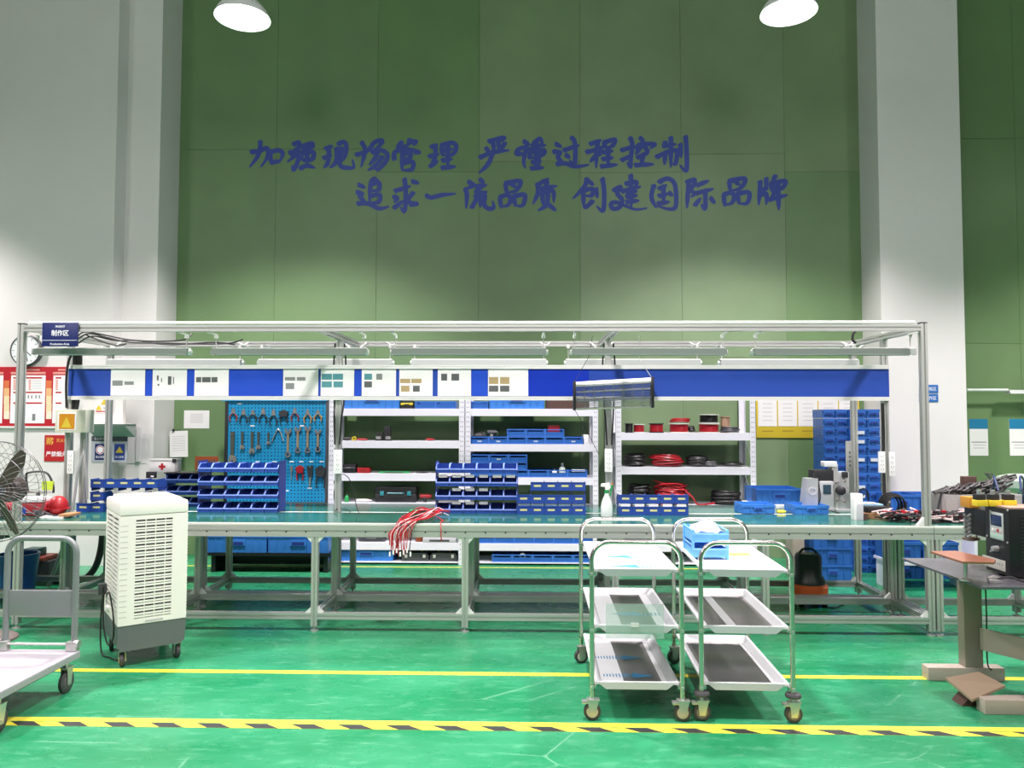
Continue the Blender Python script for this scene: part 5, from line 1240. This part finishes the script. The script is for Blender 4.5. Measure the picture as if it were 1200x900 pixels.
o = thing('side_stand', 'white stand carrying the blue crate behind the cable pile', 'stand', (ax(1171, 6.9, 600), 7.07, 0)); G().box(-.2, .2, -.17, .17, .59, .618).build('top_plate', WHITEP, o)
for s in (-.17, .17): G().box(s - .015, s + .015, -.1, .1, 0, .59).build('leg', WHITEP, o)
# vacuum cleaner under the bench
o = thing('vacuum_cleaner', 'orange wet and dry vacuum cleaner with black motor head under the bench', 'vacuum cleaner', (ax(947, 6.35, 700) , 6.34, 0)); z1_, z0_ = az(647, 6.3), 0
G().lathe([(0, .05), (.13, .05), (.15, .07), (.15, .15), (.13, .17), (0, .17)], 24).build('tank', mat('vacuum orange', (.50, .10, .02), .4), o)
G().lathe([(0, .171), (.13, .171), (.13, .20), (.105, .24), (.105, .38), (.09, .41), (0, .415)], 24).build('motor_head', mat('dark green black', (.02, .03, .025), .3), o)
for k in range(4): a = PI / 4 + PI / 2 * k; G().lathe([(0, -.015), (.028, -.015), (.028, .015), (0, .015)], 12, (.13 * math.cos(a), .13 * math.sin(a), .028), 'x').build('wheel', BLACK, o)
G().lathe([(.0, .045), (.15, .045), (.15, .06), (0, .06)], 20).build('base_ring', BLACK, o); G().tube(smooth([Vector((-.08, 0, .39)), Vector((-.04, 0, .44)), Vector((.04, 0, .44)), Vector((.08, 0, .39))]), .010, 6).build('handle', BLACK, o)
cable('black cord curving on the floor right of the orange vacuum cleaner', [[Vector((ax(966, 6.2, 700), 6.25, .008)), Vector((ax(985, 6.1, 715), 6.2, .008)), Vector((ax(1000, 6.4, 700), 6.45, .008)), Vector((ax(1012, 6.5, 690), 6.58, .008))]], .006, BLKW)
o = thing('grey_column_box', 'beige carton standing behind the orange vacuum cleaner', 'carton', (ax(936, 7.3, 650), 7.3, 0)); G().box(-.055, .055, 0, .2, 0, .62, bev=.003).build('body', mat('beige card', (.40, .34, .28), .6), o)

# ---------------------------------------------------------------- stainless steel carts
def caster(par, x, y, rad=.043, brake=True, rot=0, hub=WHEEL, top=.12):
    c = bpy.data.objects.new('caster', None); COL.objects.link(c); c.parent = par; c.location = (x, y, 0); c.rotation_euler = (0, 0, rot); c.empty_display_size = .02
    G().lathe([(.0, -.012), (rad * .9, -.012), (rad, -.008), (rad, .008), (rad * .9, .012), (0, .012)], 24, (0, 0, rad), 'y').build('tyre', RUBBER, c)
    G().lathe([(.0, -.0135), (rad * .62, -.0135), (rad * .66, -.0121), (rad * .66, .0121), (rad * .62, .0135), (0, .0135)], 20, (0, 0, rad), 'y').build('hub', hub, c)
    g = G()
    for s in (-1, 1): g.prism([(-.014, rad * .7), (.014, rad * .7), (.032, rad * 2 + .012), (-.022, rad * 2 + .012)], 'y', s * .018 - .0015, s * .018 + .0015)
    g.box(-.026, .036, -.020, .020, rad * 2 + .0121, rad * 2 + .018); g.cyl((0, 0, rad * 2 + .018), (0, 0, top), .012, 10)
    g.cyl((0, -.022, rad), (0, .022, rad), .006, 8)
    g.build('fork', ZINC, c)
    if brake: G().box(-.052, -.018, -.018, .018, rad * 2 - .004, rad * 2 + .010, bev=.004).build('brake_pedal', ZINC, c)
    return c
def cart(label, cx, y0, y1, films, bumpers, hubs, rz=0):
    o = thing('service_cart', label, 'cart', (cx, (y0 + y1) / 2, 0), rz); hw = .2235; hy = (y1 - y0) / 2; r = .0125; Ht = .878
    for s, n in ((-1, 'front'), (1, 'rear')):
        R = .09; pts = [(-hw, s * hy, .115), (-hw, s * hy, Ht - R)]
        for k in range(1, 9): a = PI - k * PI / 16; pts.append((-hw + R + R * math.cos(a), s * hy, Ht - R + R * math.sin(a)))
        for k in range(0, 8): a = PI / 2 - k * PI / 16; pts.append((hw - R + R * math.cos(a), s * hy, Ht - R + R * math.sin(a)))
        pts += [(hw, s * hy, Ht - R), (hw, s * hy, .115)]
        G().tube(pts, r, 12).build('handle_frame', STEEL, o)
    for i, z in enumerate((.742, .462, .182)):
        x, y = hw - .012, hy - .016; xi, yi = x - .045, y - .055; d = .028
        g = G(); bm = g.bm
        def ring(a, b, zz): return [bm.verts.new(v) for v in ((-a, -b, zz), (a, -b, zz), (a, b, zz), (-a, b, zz))]
        A, B, Cc, D_ = ring(x, y, z), ring(x - .014, y - .014, z), ring(xi, yi, z - d), ring(xi, yi, z - d - .002)
        E_, F_ = ring(x - .002, y - .002, z - .012), ring(x, y, z - .012)
        for P_, Q_ in ((A, B), (B, Cc), (F_, A)):
            for k in range(4): g._f([P_[k], P_[(k + 1) % 4], Q_[(k + 1) % 4], Q_[k]])
        g._f(Cc); 
        for k in range(4): g._f([D_[k], D_[(k + 1) % 4], F_[(k + 1) % 4], F_[k]])
        g._f(D_[::-1])
        for v in E_: bm.verts.remove(v)
        g.m(1)
        for k, f_ in enumerate(list(bm.faces)):
            if k < 12: f_.material_index = 1
        sh = g.build('shelf_tray', [STEELM, FILM, FILM], o)
        if i == 0:
            fl = G().box(-xi + .002, xi - .002, -yi + .002, yi - .002, z - d + .0005, z - d + .0016).build('protective_film', FILM, o)
            rim = None
        else:
            for (u0, u1) in films[i - 1]:
                # strips lean with the tray, a little skewed like torn film
                w0 = -xi + 2 * xi * u0; w1 = -xi + 2 * xi * u1
                G().prism([(w0, -yi + .002), (w1, -yi + .002), (w1 * .98 + .0, yi - .002), (w0 * .98, yi - .002)], 'z', z - d + .0005, z - d + .0016).build('protective_film', FILM, o)
        for s in (-1, 1):
            G().prism([(-x + .016, z - .002), (x - .016, z - .002), (x - .060, z - .036), (-x + .060, z - .036)], 'y', min(s * (y + .001), s * (y - .001)), max(s * (y + .001), s * (y - .001))).build('front_flap' if s < 0 else 'rear_flap', mat('grey film edge', (.60, .61, .62), .4), o)
        for sx in (-1, 1):
            for sy in (-1, 1):
                G().lathe([(0, -.005), (.008, -.005), (.009, 0), (0, .0)], 10, (sx * hw, sy * hy - .0125, z - .02), 'y').build('bolt', ZINC, o)
                G().box(sx * hw - (.014 if sx < 0 else .022), sx * hw + (.022 if sx < 0 else .014), sy * hy - .004 if sy < 0 else sy * hy - .018, sy * hy + (.018 if sy < 0 else .004), z - .026, z - .013).build('corner_plate', STEEL, o)
    for sx in (-1, 1):
        for sy in (-1, 1):
            caster(o, sx * hw, sy * hy, .043, sy < 0, (0 if sy < 0 else .3), hubs)
            if bumpers and sy < 0: G().lathe([(.0126, .122), (.036, .124), (.040, .132), (.036, .142), (.0126, .144), (.0126, .122)], 20, (sx * hw, sy * hy, 0)).build('bumper_disc', RUBBER, o)
    return o
AB = mat('printed arrow blue', (.05, .26, .50), .5)
def arrow(par, x, y, z, s=1, flip=1):
    g = G(); g.prism([(-.07 * s, 0), (.03 * s * flip + .02, -.018 * s), (.035, .0), (.03, .018 * s)] if flip > 0 else [(.07 * s, 0), (-.03 * s, -.018 * s), (-.035, 0), (-.03 * s, .018 * s)], 'z', z, z + .0005)
    for k in range(9): a = (.045 + .012 * k) * flip; g.box(min(a, a + .005), max(a, a + .005), -.012 + .0008 * k, .012 - .0008 * k, z, z + .0005)
    q = g.build('printed_arrow', AB, par); q.location = (x, y, 0); q.scale = (1.75 if flip > 0 else 1.35, 2.8, 1)
c1 = cart('stainless three shelf cart with white film and blue arrows, left one of two', .5395, 3.90, 4.79, [[(0, .32), (.86, 1)], [(0, .34), (.92, 1)]], False, WHEEL, -.006)
for (x, y) in ((-.02, -.22), (-.03, .06)): arrow(c1, x, y, .742 - .028 + .0018)
for (x, y) in ((0, -.1),): arrow(c1, x, y, .462 - .028 + .0018, .8)
for (x, y) in ((-.02, -.25), (-.04, .05)): arrow(c1, x + .06, y, .182 - .028 + .0018, .8, -1)
c2 = cart('stainless three shelf cart with blue boxes and round bumpers, right one of two', 1.096, 3.90, 4.79, [[(.30, .44)], [(.95, 1)]], True, mat('dark wheel hub', (.20, .17, .15), .5), -.033)
tag(G().box(-.07, .07, -.05, .05, 0, .002).build('yellow_sheet', mat('yellow sheet', (.75, .62, .12), .5), None, (ax(870, 4.45, 640), 4.50, .742 - .0262)), 'yellow sheet lying on the top shelf of the right cart', 'paper')
# hanging clear film on left cart
q0, q1 = at(710, 748, 3.9125), at(778, 708, 3.9125)
m_ = mat('clear greenish film', (.55, .75, .66), .12, alpha=.30)
o = thing('clear_sheet', 'clear greenish plastic sheet standing at the front of the left cart shelves', 'sheet', ((q0.x + q1.x) / 2, 3.9125, q0.z))
G().box(-(q1.x - q0.x) / 2, (q1.x - q0.x) / 2, -.0012, .0012, 0, q1.z - q0.z).build('film', m_, o)
G().box(-.02, .02, -.003, .003, .455 - q0.z, .475 - q0.z).build('tape_tab', PAPER, o)
# stacked sky blue trays with plastic bag
zc = .742 - .0262
def skytray():
    o = thing('stacking_tray', '', 'tray'); w, d, h, t = .095, .25, .082, .004
    g = G(); g.box(-w, w, 0, d, .014, .018)
    g.box(-w, w, 0, t, .018, .062); g.box(-w, w, d - t, d, .018, h); g.box(-w, -w + t, t, d - t, .018, .062); g.box(w - t, w, t, d - t, .018, .062)
    for sx in (-1, 1):
        for yy in (.0, d - .02): g.box(sx * w - .007, sx * w + .007, yy - .002, yy + .02, 0, h)
    g.build('body', SKYB, o)
    g = G(); g.box(-w - .004, w + .004, -.006, .002, .056, .064); g.box(-w - .004, -w + .002, .003, d, h - .008, h); g.box(w - .002, w + .004, .003, d, h - .008, h); g.build('rim', mat('pale blue rim', (.22, .50, .90), .4), o)
    return o
PS = Proto(skytray); cxs = ax(832, 4.33, 645)
PS.put('sky blue stacking tray on the right cart, lower one', (cxs, 4.32, zc), 0, 'sky blue trays on the right cart'); PS.put('sky blue stacking tray on the right cart, upper one with a plastic bag', (cxs, 4.32, zc + .083), 0, 'sky blue trays on the right cart')
g = G(); blob(g, (0, .12, .045), .085, (1.02, 1.25, .55), 18); o = g.build('plastic_bag', mat('crumpled clear bag', (.72, .74, .80), .25, bump=1.0, nscale=60), None, (cxs, 4.32, zc + .083 + .02)); 
for v in o.data.vertices: v.co += Vector((random.uniform(-.007, .007), random.uniform(-.007, .007), random.uniform(-.009, .009)))
tag(o, 'crumpled clear plastic bag of pale parts in the upper blue tray', 'bag')

# ---------------------------------------------------------------- air cooler
o = thing('air_cooler', 'tall white air cooler with slatted grille and grey water tank on casters', 'air cooler', (-2.454, 4.584, 0), math.radians(37.4))
cw, cdp, chh = .385, .50, 1.0
zb_, zm = .098, .25
def cp(g, n, m): q = g.build(n, m, o); return q
g = G(); g.prism([(.0, zm), (cw, zm), (cw, zm - .015), (cw - .004, zb_ + .02), (cw - .03, zb_), (.03, zb_), (.004, zb_ + .02), (0, zm - .015)], 'y', .004, cdp - .004); cp(g, 'water_tank', COOLG)
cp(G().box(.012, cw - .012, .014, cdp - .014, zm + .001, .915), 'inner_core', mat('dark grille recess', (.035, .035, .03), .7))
cp(G().box(-.004, cw + .004, -.004, cdp + .004, .905, .985, bev=.018), 'top_cap', COOLW)
cp(G().box(.03, cw - .03, .03, cdp - .03, .985, 1.0, bev=.007), 'top_dome', COOLW)
# front frame
ff = G(); ff.box(0, .088, 0, .0135, zm + .001, .904); ff.box(cw - .088, cw, 0, .0135, zm + .001, .904); ff.box(.088, cw - .088, 0, .0135, zm + .001, .285); ff.box(.088, cw - .088, 0, .0135, .878, .904); cp(ff, 'front_frame', COOLW)
cp(G().box(.15, .25, -.002, 0, .258, .270), 'brand_plate', mat('pale grey plastic', (.5, .5, .52), .4))
sl_ = None; zz = .292
n = 16; pitch = (.876 - .288) / n
for k in range(n):
    for (dz, hh) in ((0, .012), (.016, .0108)):
        z = .290 + k * pitch + dz
        q = G().prism([(-.001, z + hh), (.013, z + hh * .6 + .003), (.013, z - .001), (-.001, z)], 'x', .088, cw - .088).build('grille_slat', COOLW, o)
for k in range(1, 4): cp(G().box(.088 + .056 * k - .002, .088 + .056 * k + .002, -.002, .010, .285, .878), 'grille_bar', COOLW)
# notches on the front left frame
for k in range(18): 
    z = .30 + k * .032
    cp(G().box(.004, .045, -.0012, -.0001, z, z + .003), 'frame_notch', mat('notch shade', (.45, .45, .42), .6))
# left side: frame + slats
sf = G(); sf.box(0, .0115, .0136, .055, zm + .001, .904); sf.box(0, .0115, cdp - .05, cdp, zm + .001, .904); sf.box(0, .0115, .055, cdp - .05, zm + .001, .30); sf.box(0, .0115, .055, cdp - .05, .885, .904); sf.box(0, .0115, .24, .256, .30, .885); cp(sf, 'side_frame', COOLW)
first = None
for k in range(22):
    z = .305 + k * .0262
    for (a, b) in ((.055, .24), (.256, cdp - .05)):
        if (a < .1):
            if first is None: first = G().prism([(-.001, .015), (.011, .011), (.011, -.002), (-.001, 0)], 'y', 0, .1875).build('side_slat', COOLW, o); q = first
            else: q = first.copy(); COL.objects.link(q)
        else: q = first.copy(); COL.objects.link(q)
        q.location = (0, a, z)
# right side ribs + back
cp(G().box(cw - .0115, cw, .0136, cdp, zm + .001, .904), 'side_panel', COOLW); cp(G().box(.0115, cw - .0115, cdp - .0135, cdp, zm + .001, .904), 'back_panel', COOLW)
for k in range(32):
    z = .27 + k * .0195
    if k == 0: fb = G().box(cw, cw + .007, .02, cdp - .03, 0, .009).build('side_rib', COOLW, o); q = fb
    else: q = fb.copy(); COL.objects.link(q)
    q.location = (0, 0, z)
for (x, y, r_) in ((.04, .05, 0), (cw - .04, .05, .5), (.04, cdp - .05, .2), (cw - .04, cdp - .05, 0)): caster(o, x, y, .040, False, r_ + 1.2, mat('dark rubber hub', (.10, .09, .09), .6), .099)
G().lathe([(0, -.02), (.02, -.02), (.02, 0), (0, 0)], 14, (.0, .32, .30), 'x').build('drain_plug', mat('bright white plastic', (.88, .88, .88), .3), o)
g = G(); g.tube(smooth([Vector((-.02, .30, .38)), Vector((-.02, .18, .42)), Vector((-.012, .08, .30)), Vector((-.012, .06, .18)), Vector((-.02, .16, .11)), Vector((-.02, .3, .13)), Vector((-.02, .40, .24)), Vector((-.02, .38, .40))]), .005, 6); g.tube(smooth([Vector((-.02, .40, .42)), Vector((-.03, .42, .2)), Vector((-.03, .36, .02)), Vector((.0, .26, .008)), Vector((.03, .16, .008))]), .005, 6)
g.build('power_cord', BLKW, o); G().box(-.05, -.004, .40, .44, .37, .44, bev=.006).build('plug', DARKG, o); G().box(-.004, .012, .40, .44, .40, .42).build('plug_clip', DARKG, o)

# ---------------------------------------------------------------- platform trolley
o = thing('platform_trolley', 'grey platform trolley with a folding pipe handle at the left edge', 'trolley', (-2.725, 3.93, 0))
hwx = .235
def tp(g, n, m): return g.build(n, m, o)
z0 = .185
pr = [(-hwx + .03, -.37), (hwx - .03, -.37), (hwx, -.34), (hwx, .33), (hwx - .02, .35), (-hwx + .02, .35), (-hwx, .33), (-hwx, -.34)]
tp(G().prism(pr, 'z', z0, z0 + .022), 'deck', mat('deck grey mauve', (.38, .36, .39), .5, bump=.1, nscale=60))
tp(G().prism([(x * 1.012, y * 1.008) for x, y in pr], 'z', z0 - .012, z0 + .018), 'edge_bumper', mat('edge grey', (.30, .32, .33), .5))
tp(G().box(-.2, .2, -.3, .3, z0 - .035, z0 - .0125), 'under_frame', BLACKM)
ys_ = .345; hx = .195; Ht = .823; R = .085; pts = [(-hx, ys_, .20), (-hx, ys_, Ht - R)]
for k in range(1, 9): a = PI - k * PI / 16; pts.append((-hx + R + R * math.cos(a), ys_, Ht - R + R * math.sin(a)))
for k in range(0, 8): a = PI / 2 - k * PI / 16; pts.append((hx - R + R * math.cos(a), ys_, Ht - R + R * math.sin(a)))
pts += [(hx, ys_, Ht - R), (hx, ys_, .20)]
tp(G().tube(pts, .0165, 12), 'handle', TROLG)
tp(G().box(-hx + .012, hx - .012, ys_ - .008, ys_ + .008, .395, .535, bev=.004), 'cross_panel', TROLG)
tp(G().tube([(-hx, ys_ - .02, .245), (hx, ys_ - .02, .245)], .007, 8), 'hinge_rod', ZINC)
for s in (-1, 1):
    tp(G().box(s * hx - .03, s * hx + .03, ys_ - .035, ys_ + .004, z0 + .0225, z0 + .075, bev=.006), 'hinge_bracket', ZINC); tp(G().lathe([(0, -.012), (.022, -.012), (.022, .012), (0, .012)], 14, (s * (hx + .025), ys_ - .015, z0 + .06), 'x'), 'hinge_knob', ZINC)
for x in (-.2, .2):
    for y in (-.27, .27): caster(o, x, y, .06, False, PI / 2, mat('dark rubber hub', (.10, .09, .09), .6), .172)

# ---------------------------------------------------------------- standing fan
Yf = 4.98; cx = ax(-4, Yf, 570); czf = az(576, Yf, 2)
o = thing('standing_fan', 'large standing fan with brown blades and dark wire guard at the left edge', 'fan', (cx, Yf, 0)); L = Vector(o.location)
FB = mat('rusty brown blade', (.09, .065, .055), .5, noise=.3, nscale=12); R = 59 * Yf / 900
for s, nm in ((-1, 'front_guard'), (1, 'rear_guard')):
    g = G(); N = 36
    for k in range(N):
        a = 2 * PI * k / N; p = []
        for j in range(6):
            t = j / 5; r = .05 + (R - .05) * t; dep = s * (.085 * (1 - t ** 2.5) + .01); tw = a + .35 * t * s
            p.append((r * math.cos(tw), dep, czf + r * math.sin(tw)))
        g.tube(p, .0014, 4, smooth=False, caps=False)
    for r in (.05, R * .45, R * .75, R): t = (r - .05) / (R - .05); g.tube([(r * math.cos(a), s * (.085 * (1 - t ** 2.5) + .01), czf + r * math.sin(a)) for a in [2 * PI * k / 40 for k in range(40)]], .003 if r == R else .0018, 5, closed=True, smooth=False)
    g.build(nm, mat('guard wire', (.16, .16, .16), .4, .5), o)
for k in range(3):
    g = G(); th = math.radians((57, -62, 180)[k]); M_ = Matrix.Translation((0, 0, czf)) @ Matrix.Rotation(-th, 4, 'Y') @ Matrix.Rotation(math.radians(28), 4, 'X')
    n0 = len(g.bm.verts); g.prism([(.03, -.022), (.12, -.05), (.24, -.05), (.31, -.02), (.315, .02), (.24, .035), (.12, .03), (.03, .018)], 'y', -.002, .002)
    bmesh.ops.transform(g.bm, matrix=M_, verts=g.bm.verts); g.build('fan_blade', FB, o)
G().lathe([(0, -.045), (.03, -.045), (.05, -.03), (.05, .02), (0, .02)], 20, (0, 0, czf), 'y').build('hub', DARKG, o)
G().lathe([(0, .1), (.07, .1), (.085, .12), (.085, .19), (.06, .22), (0, .22)], 20, (0, 0, czf), 'y').build('motor', mat('dark brown metal', (.07, .05, .045), .45), o)
G().tube([(-.14, .17, .02), (-.10, .16, czf - .07)], .02, 10).build('stand_pole', mat('fan pole grey', (.25, .25, .25), .4, .3), o)
G().lathe([(0, 0), (.16, 0), (.16, .015), (.13, .035), (.03, .05), (0, .05)], 28, (-.14, .19, 0)).build('base', mat('base brown grey', (.20, .16, .15), .5), o)

# ---------------------------------------------------------------- machine table at right
o = thing('machine_table', 'grey steel table with T shaped legs at the right edge', 'table', (2.75, 4.02, 0)); L = Vector(o.location)
zt = .68
def wp(g, n, m): q = g.build(n, m, o); q.location = -L; return q
wp(G().prism([(2.196, 4.62), (2.212, 3.84), (3.5, 3.84), (3.5, 4.62)], 'z', zt - .012, zt), 'table_top', mat('dark table steel', (.20, .20, .22), .28, .6, noise=.2, nscale=5))
for (lx, ly, fx0, fx1) in ((2.552, 4.565, 2.288, 2.722), (2.86, 4.06, 2.313, 3.2)):
    wp(G().box(lx - .052, lx + .052, ly - .035, ly + .035, .076, zt - .013, bev=.004), 'leg_column', TAN)
    wp(G().box(fx0, fx1, ly - .04, ly + .04, .0, .075, bev=.006), 'foot_bar', mat('beige foot', (.42, .36, .30), .5))
g = G(); a, b = Vector((2.590, 4.525, .24)), Vector((2.85, 4.10, .24)); 
n_ = Vector((b.y - a.y, -(b.x - a.x), 0)).normalized() * .012
g.prism([((a + n_).x, (a + n_).y), ((b + n_).x, (b + n_).y), ((b - n_).x, (b - n_).y), ((a - n_).x, (a - n_).y)], 'z', .18, .30); wp(g, 'stretcher', mat('beige foot', (.42, .36, .30), .5))
cable('black cord hanging beside the machine table column', [[Vector((2.612, 4.51, zt - .02)), Vector((2.616, 4.51, .4)), Vector((2.614, 4.51, .12)), Vector((2.60, 4.45, .09))]], .004, BLKW)
# foot pedal
o = thing('foot_pedal', 'brown steel foot pedal plate on the floor by the table', 'pedal', (2.34, 4.0, 0))
P3 = [floorp for floorp in ()]
def fl(px, py, z): d = ray(px, py); t = (z - 1.5) / d.z; v = CAM + d * t; return v
c4 = [fl(1108, 794, .10), fl(1147, 787, .13), fl(1178, 803, .12), fl(1139, 820, .06)]
g = G(); vs = [g.bm.verts.new(v) for v in c4] + [g.bm.verts.new(v - Vector((0, 0, .012))) for v in c4]
for q in ((0, 1, 2, 3), (7, 6, 5, 4), (0, 4, 5, 1), (1, 5, 6, 2), (2, 6, 7, 3), (3, 7, 4, 0)): g._f([vs[i] for i in q])
mid = sum(c4, Vector()) / 4; o.location = (mid.x, mid.y, 0)
q = g.build('pedal_plate', mat('pedal brown', (.30, .22, .15), .5), o); q.location = -Vector(o.location)
G().prism([(-.10, 0), (.10, 0), (.04, .075), (-.03, .075)], 'y', -.05, .05).build('pedal_base', mat('dark brown', (.08, .04, .03), .6), o)
# black welding machine
o = thing('welding_machine', 'black box shaped spot welding machine with small display on the grey table', 'machine', (2.6, 4.0, zt + .001)); L = Vector(o.location)
def kp(g, n, m): q = g.build(n, m, o); q.location = -L; return q
Xm, Yn_, Yf_ = 2.462, 4.03, 4.235; z0m = zt + .012; z1m = at(1184, 597, Yn_).z
BM_ = mat('black machine paint', (.010, .011, .012), .38)
kp(G().box(Xm, 3.15, Yn_, Yf_, z0m, z1m, bev=.004), 'cabinet', BM_)
for x in (Xm + .06, 3.05):
    for y in (Yn_ + .04, Yf_ - .04): kp(G().cyl((x, y, zt + .001), (x, y, z0m), .018, 12), 'rubber_foot', RUBBER)
kp(G().box(Xm - .0, Xm + .3, Yf_ + .001, Yf_ + .20, .86, z1m - .03, bev=.004), 'press_head', BM_)
kp(G().box(Xm + .02, 3.10, Yn_ + .02, Yf_ - .01, z1m, z1m + .006), 'top_panel', mat('copper brown sheet', (.42, .26, .20), .5))
def side(y0, y1, z0_, z1_, d, m, nm): return kp(G().box(Xm - d, Xm - .0002, y0, y1, z0_, z1_, bev=.001), nm, m)
def sy(px, lo=3.7, hi=4.5):
    for _ in range(30):
        m2_ = (lo + hi) / 2
        if ax(px, m2_, 640) > Xm: hi = m2_
        else: lo = m2_
    return lo
def sz(py, Y, px): return at(px, py, Y).z
ya, yb = sy(1177), sy(1161.5)
side(ya, yb, sz(634, ya, 1170), sz(602, ya, 1170), .004, mat('panel pale grey green', (.42, .48, .45), .45), 'control_panel')
side(ya + .012, yb - .010, sz(618, ya, 1170), sz(605, ya, 1170), .006, mat('lcd dark blue', (.015, .03, .09), .12), 'display')
for k in range(4): side(ya + .015 + .022 * k, ya + .030 + .022 * k, sz(625, ya, 1170), sz(621.5, ya, 1170), .006, (GR, RED, GR, PAPER)[k], 'button')
side(ya + .004, yb - .004, sz(633, ya, 1170), sz(628, ya, 1170), .0055, mat('pale green strip', (.35, .55, .45), .45), 'green_strip')
side(sy(1178), sy(1151.5), zt + .03, zt + .085, .003, mat('label plate grey', (.42, .42, .36), .5), 'label_plate')
for k in range(7): y_ = sy(1175) + k * .020; side(y_, y_ + .008, zt + .055, zt + .068, .0036, INK, 'printed_mark')
kp(G().lathe([(0, -.03), (.014, -.028), (.016, 0), (0, 0)], 14, (Xm, sy(1169), sz(643, sy(1169), 1169)), 'x'), 'knob', ZINC)
for (px, py) in ((1157, 628), (1161, 646), (1181, 636), (1182, 598), (1162, 599)): yy = sy(px); kp(G().lathe([(0, -.004), (.006, -.003), (.006, 0), (0, 0)], 8, (Xm, yy, sz(py, yy, px)), 'x'), 'screw', ZINC)
for k in range(14): kp(G().box(Xm + .06, 3.0, Yn_ - .003, Yn_ - .0002, .76 + k * .018, .766 + k * .018), 'vent_fin', mat('vent black', (.03, .03, .032), .4))
# top parts
q = at(1135, 597, 4.40); kp(G().box(q.x - .03, q.x + .03, 4.34, 4.43, z1m - .030, z1m + .03, bev=.004), 'orange_block', mat('amber block', (.52, .24, .03), .4))
for i, (a, b) in enumerate(((1145, 1158), (1161, 1174), (1179, 1192))):
    Yt = 4.16; xa_, xb_ = ax(a, Yt, 590), ax(b, Yt, 590)
    kp(G().box(xa_, xb_, Yt, Yt + .05, z1m, z1m + .032, bev=.002), 'yellow_terminal', YEL); kp(G().box(xa_ + .005, xb_ - .005, Yt + .01, Yt + .05, z1m + .032, z1m + .062, bev=.002), 'black_terminal', BLACK)
    kp(G().lathe([(0, 0), (.012, 0), (.012, .022), (0, .024)], 12, ((xa_ + xb_) / 2, Yt + .03, z1m + .062)), 'terminal_nut', ZINC)
g = G()
for (x, d) in ((2.48, .1), (2.60, .14), (2.72, .1)): g.tube(smooth([Vector((x + .03, 4.19, z1m + .08)), Vector((x + d * .5, 4.26, z1m + .15)), Vector((x + d, 4.34, z1m + .12)), Vector((x + d * 1.5, 4.46, z1m + .0)), Vector((x + d * 1.6, 4.48, .9))]), .006, 6)
kp(g, 'blue_black_leads', mat('dark blue lead', (.02, .04, .12), .45))
for k in range(6): 
    q = at(1132.5, 604 + k * 5, 4.37); kp(G().prism([(q.x - .018, q.z), (q.x, q.z - .014), (q.x + .018, q.z), (q.x + .018, q.z + .012), (q.x, q.z - .002), (q.x - .018, q.z + .012)], 'y', 4.355, 4.3695), 'braided_strap', ZINC)
# electrode: copper discs under the head
q = at(1138, 631, 4.43); kp(G().lathe([(0, q.z - .012), (.025, q.z - .012), (.045, q.z - .004), (.045, q.z + .004), (.02, q.z + .010), (0, q.z + .010)], 22, (q.x, 4.43, 0)), 'copper_electrode', mat('dull copper', (.30, .17, .11), .35, .7))
for dx in (-.03, .03): kp(G().cyl((q.x + dx, 4.43, q.z + .005), (q.x + dx, 4.43, .87), .006, 8), 'guide_rod', ZINC)
# copper plate on a small stand
o = thing('copper_stand', 'pointed copper plate on a small round stand on the grey table', 'plate', (2.42, 4.05, zt + .001))
ps = [fl(1090, 648, .79), fl(1120, 647.5, .79), fl(1167, 658, .79), fl(1165, 661.5, .79), fl(1128, 660.5, .79)]
mid = Vector((fl(1131, 655, .79).x, fl(1131, 655, .79).y, zt + .001)); o.location = mid
G().prism([(p.x - mid.x, p.y - mid.y) for p in ps], 'z', .79 - mid.z, .80 - mid.z).build('copper_plate', COPPER, o)
G().lathe([(0, 0), (.03, 0), (.03, .008), (.01, .014), (.01, .79 - mid.z - .001), (0, .79 - mid.z - .0005)], 16).build('stand', ZINC, o)
o = thing('metal_clamp', 'small metal clamp with a black lead on the front of the grey table', 'clamp', (ax(1162, 3.95, 674), 3.93, zt + .001))
G().box(-.03, .03, -.012, .012, 0, .018, bev=.005).build('jaw', ZINC, o); G().tube(smooth([Vector((.02, 0, .02)), Vector((.08, 0, .03)), Vector((.14, -.02, .012)), Vector((.3, -.02, .01))]), .006, 6).build('lead', BLKW, o); G().tube([(-.03, 0, .02), (.0, .01, .03), (.03, .01, .022)], .007, 8).build('lever', STT, o)
# names that must end clean; nothing else
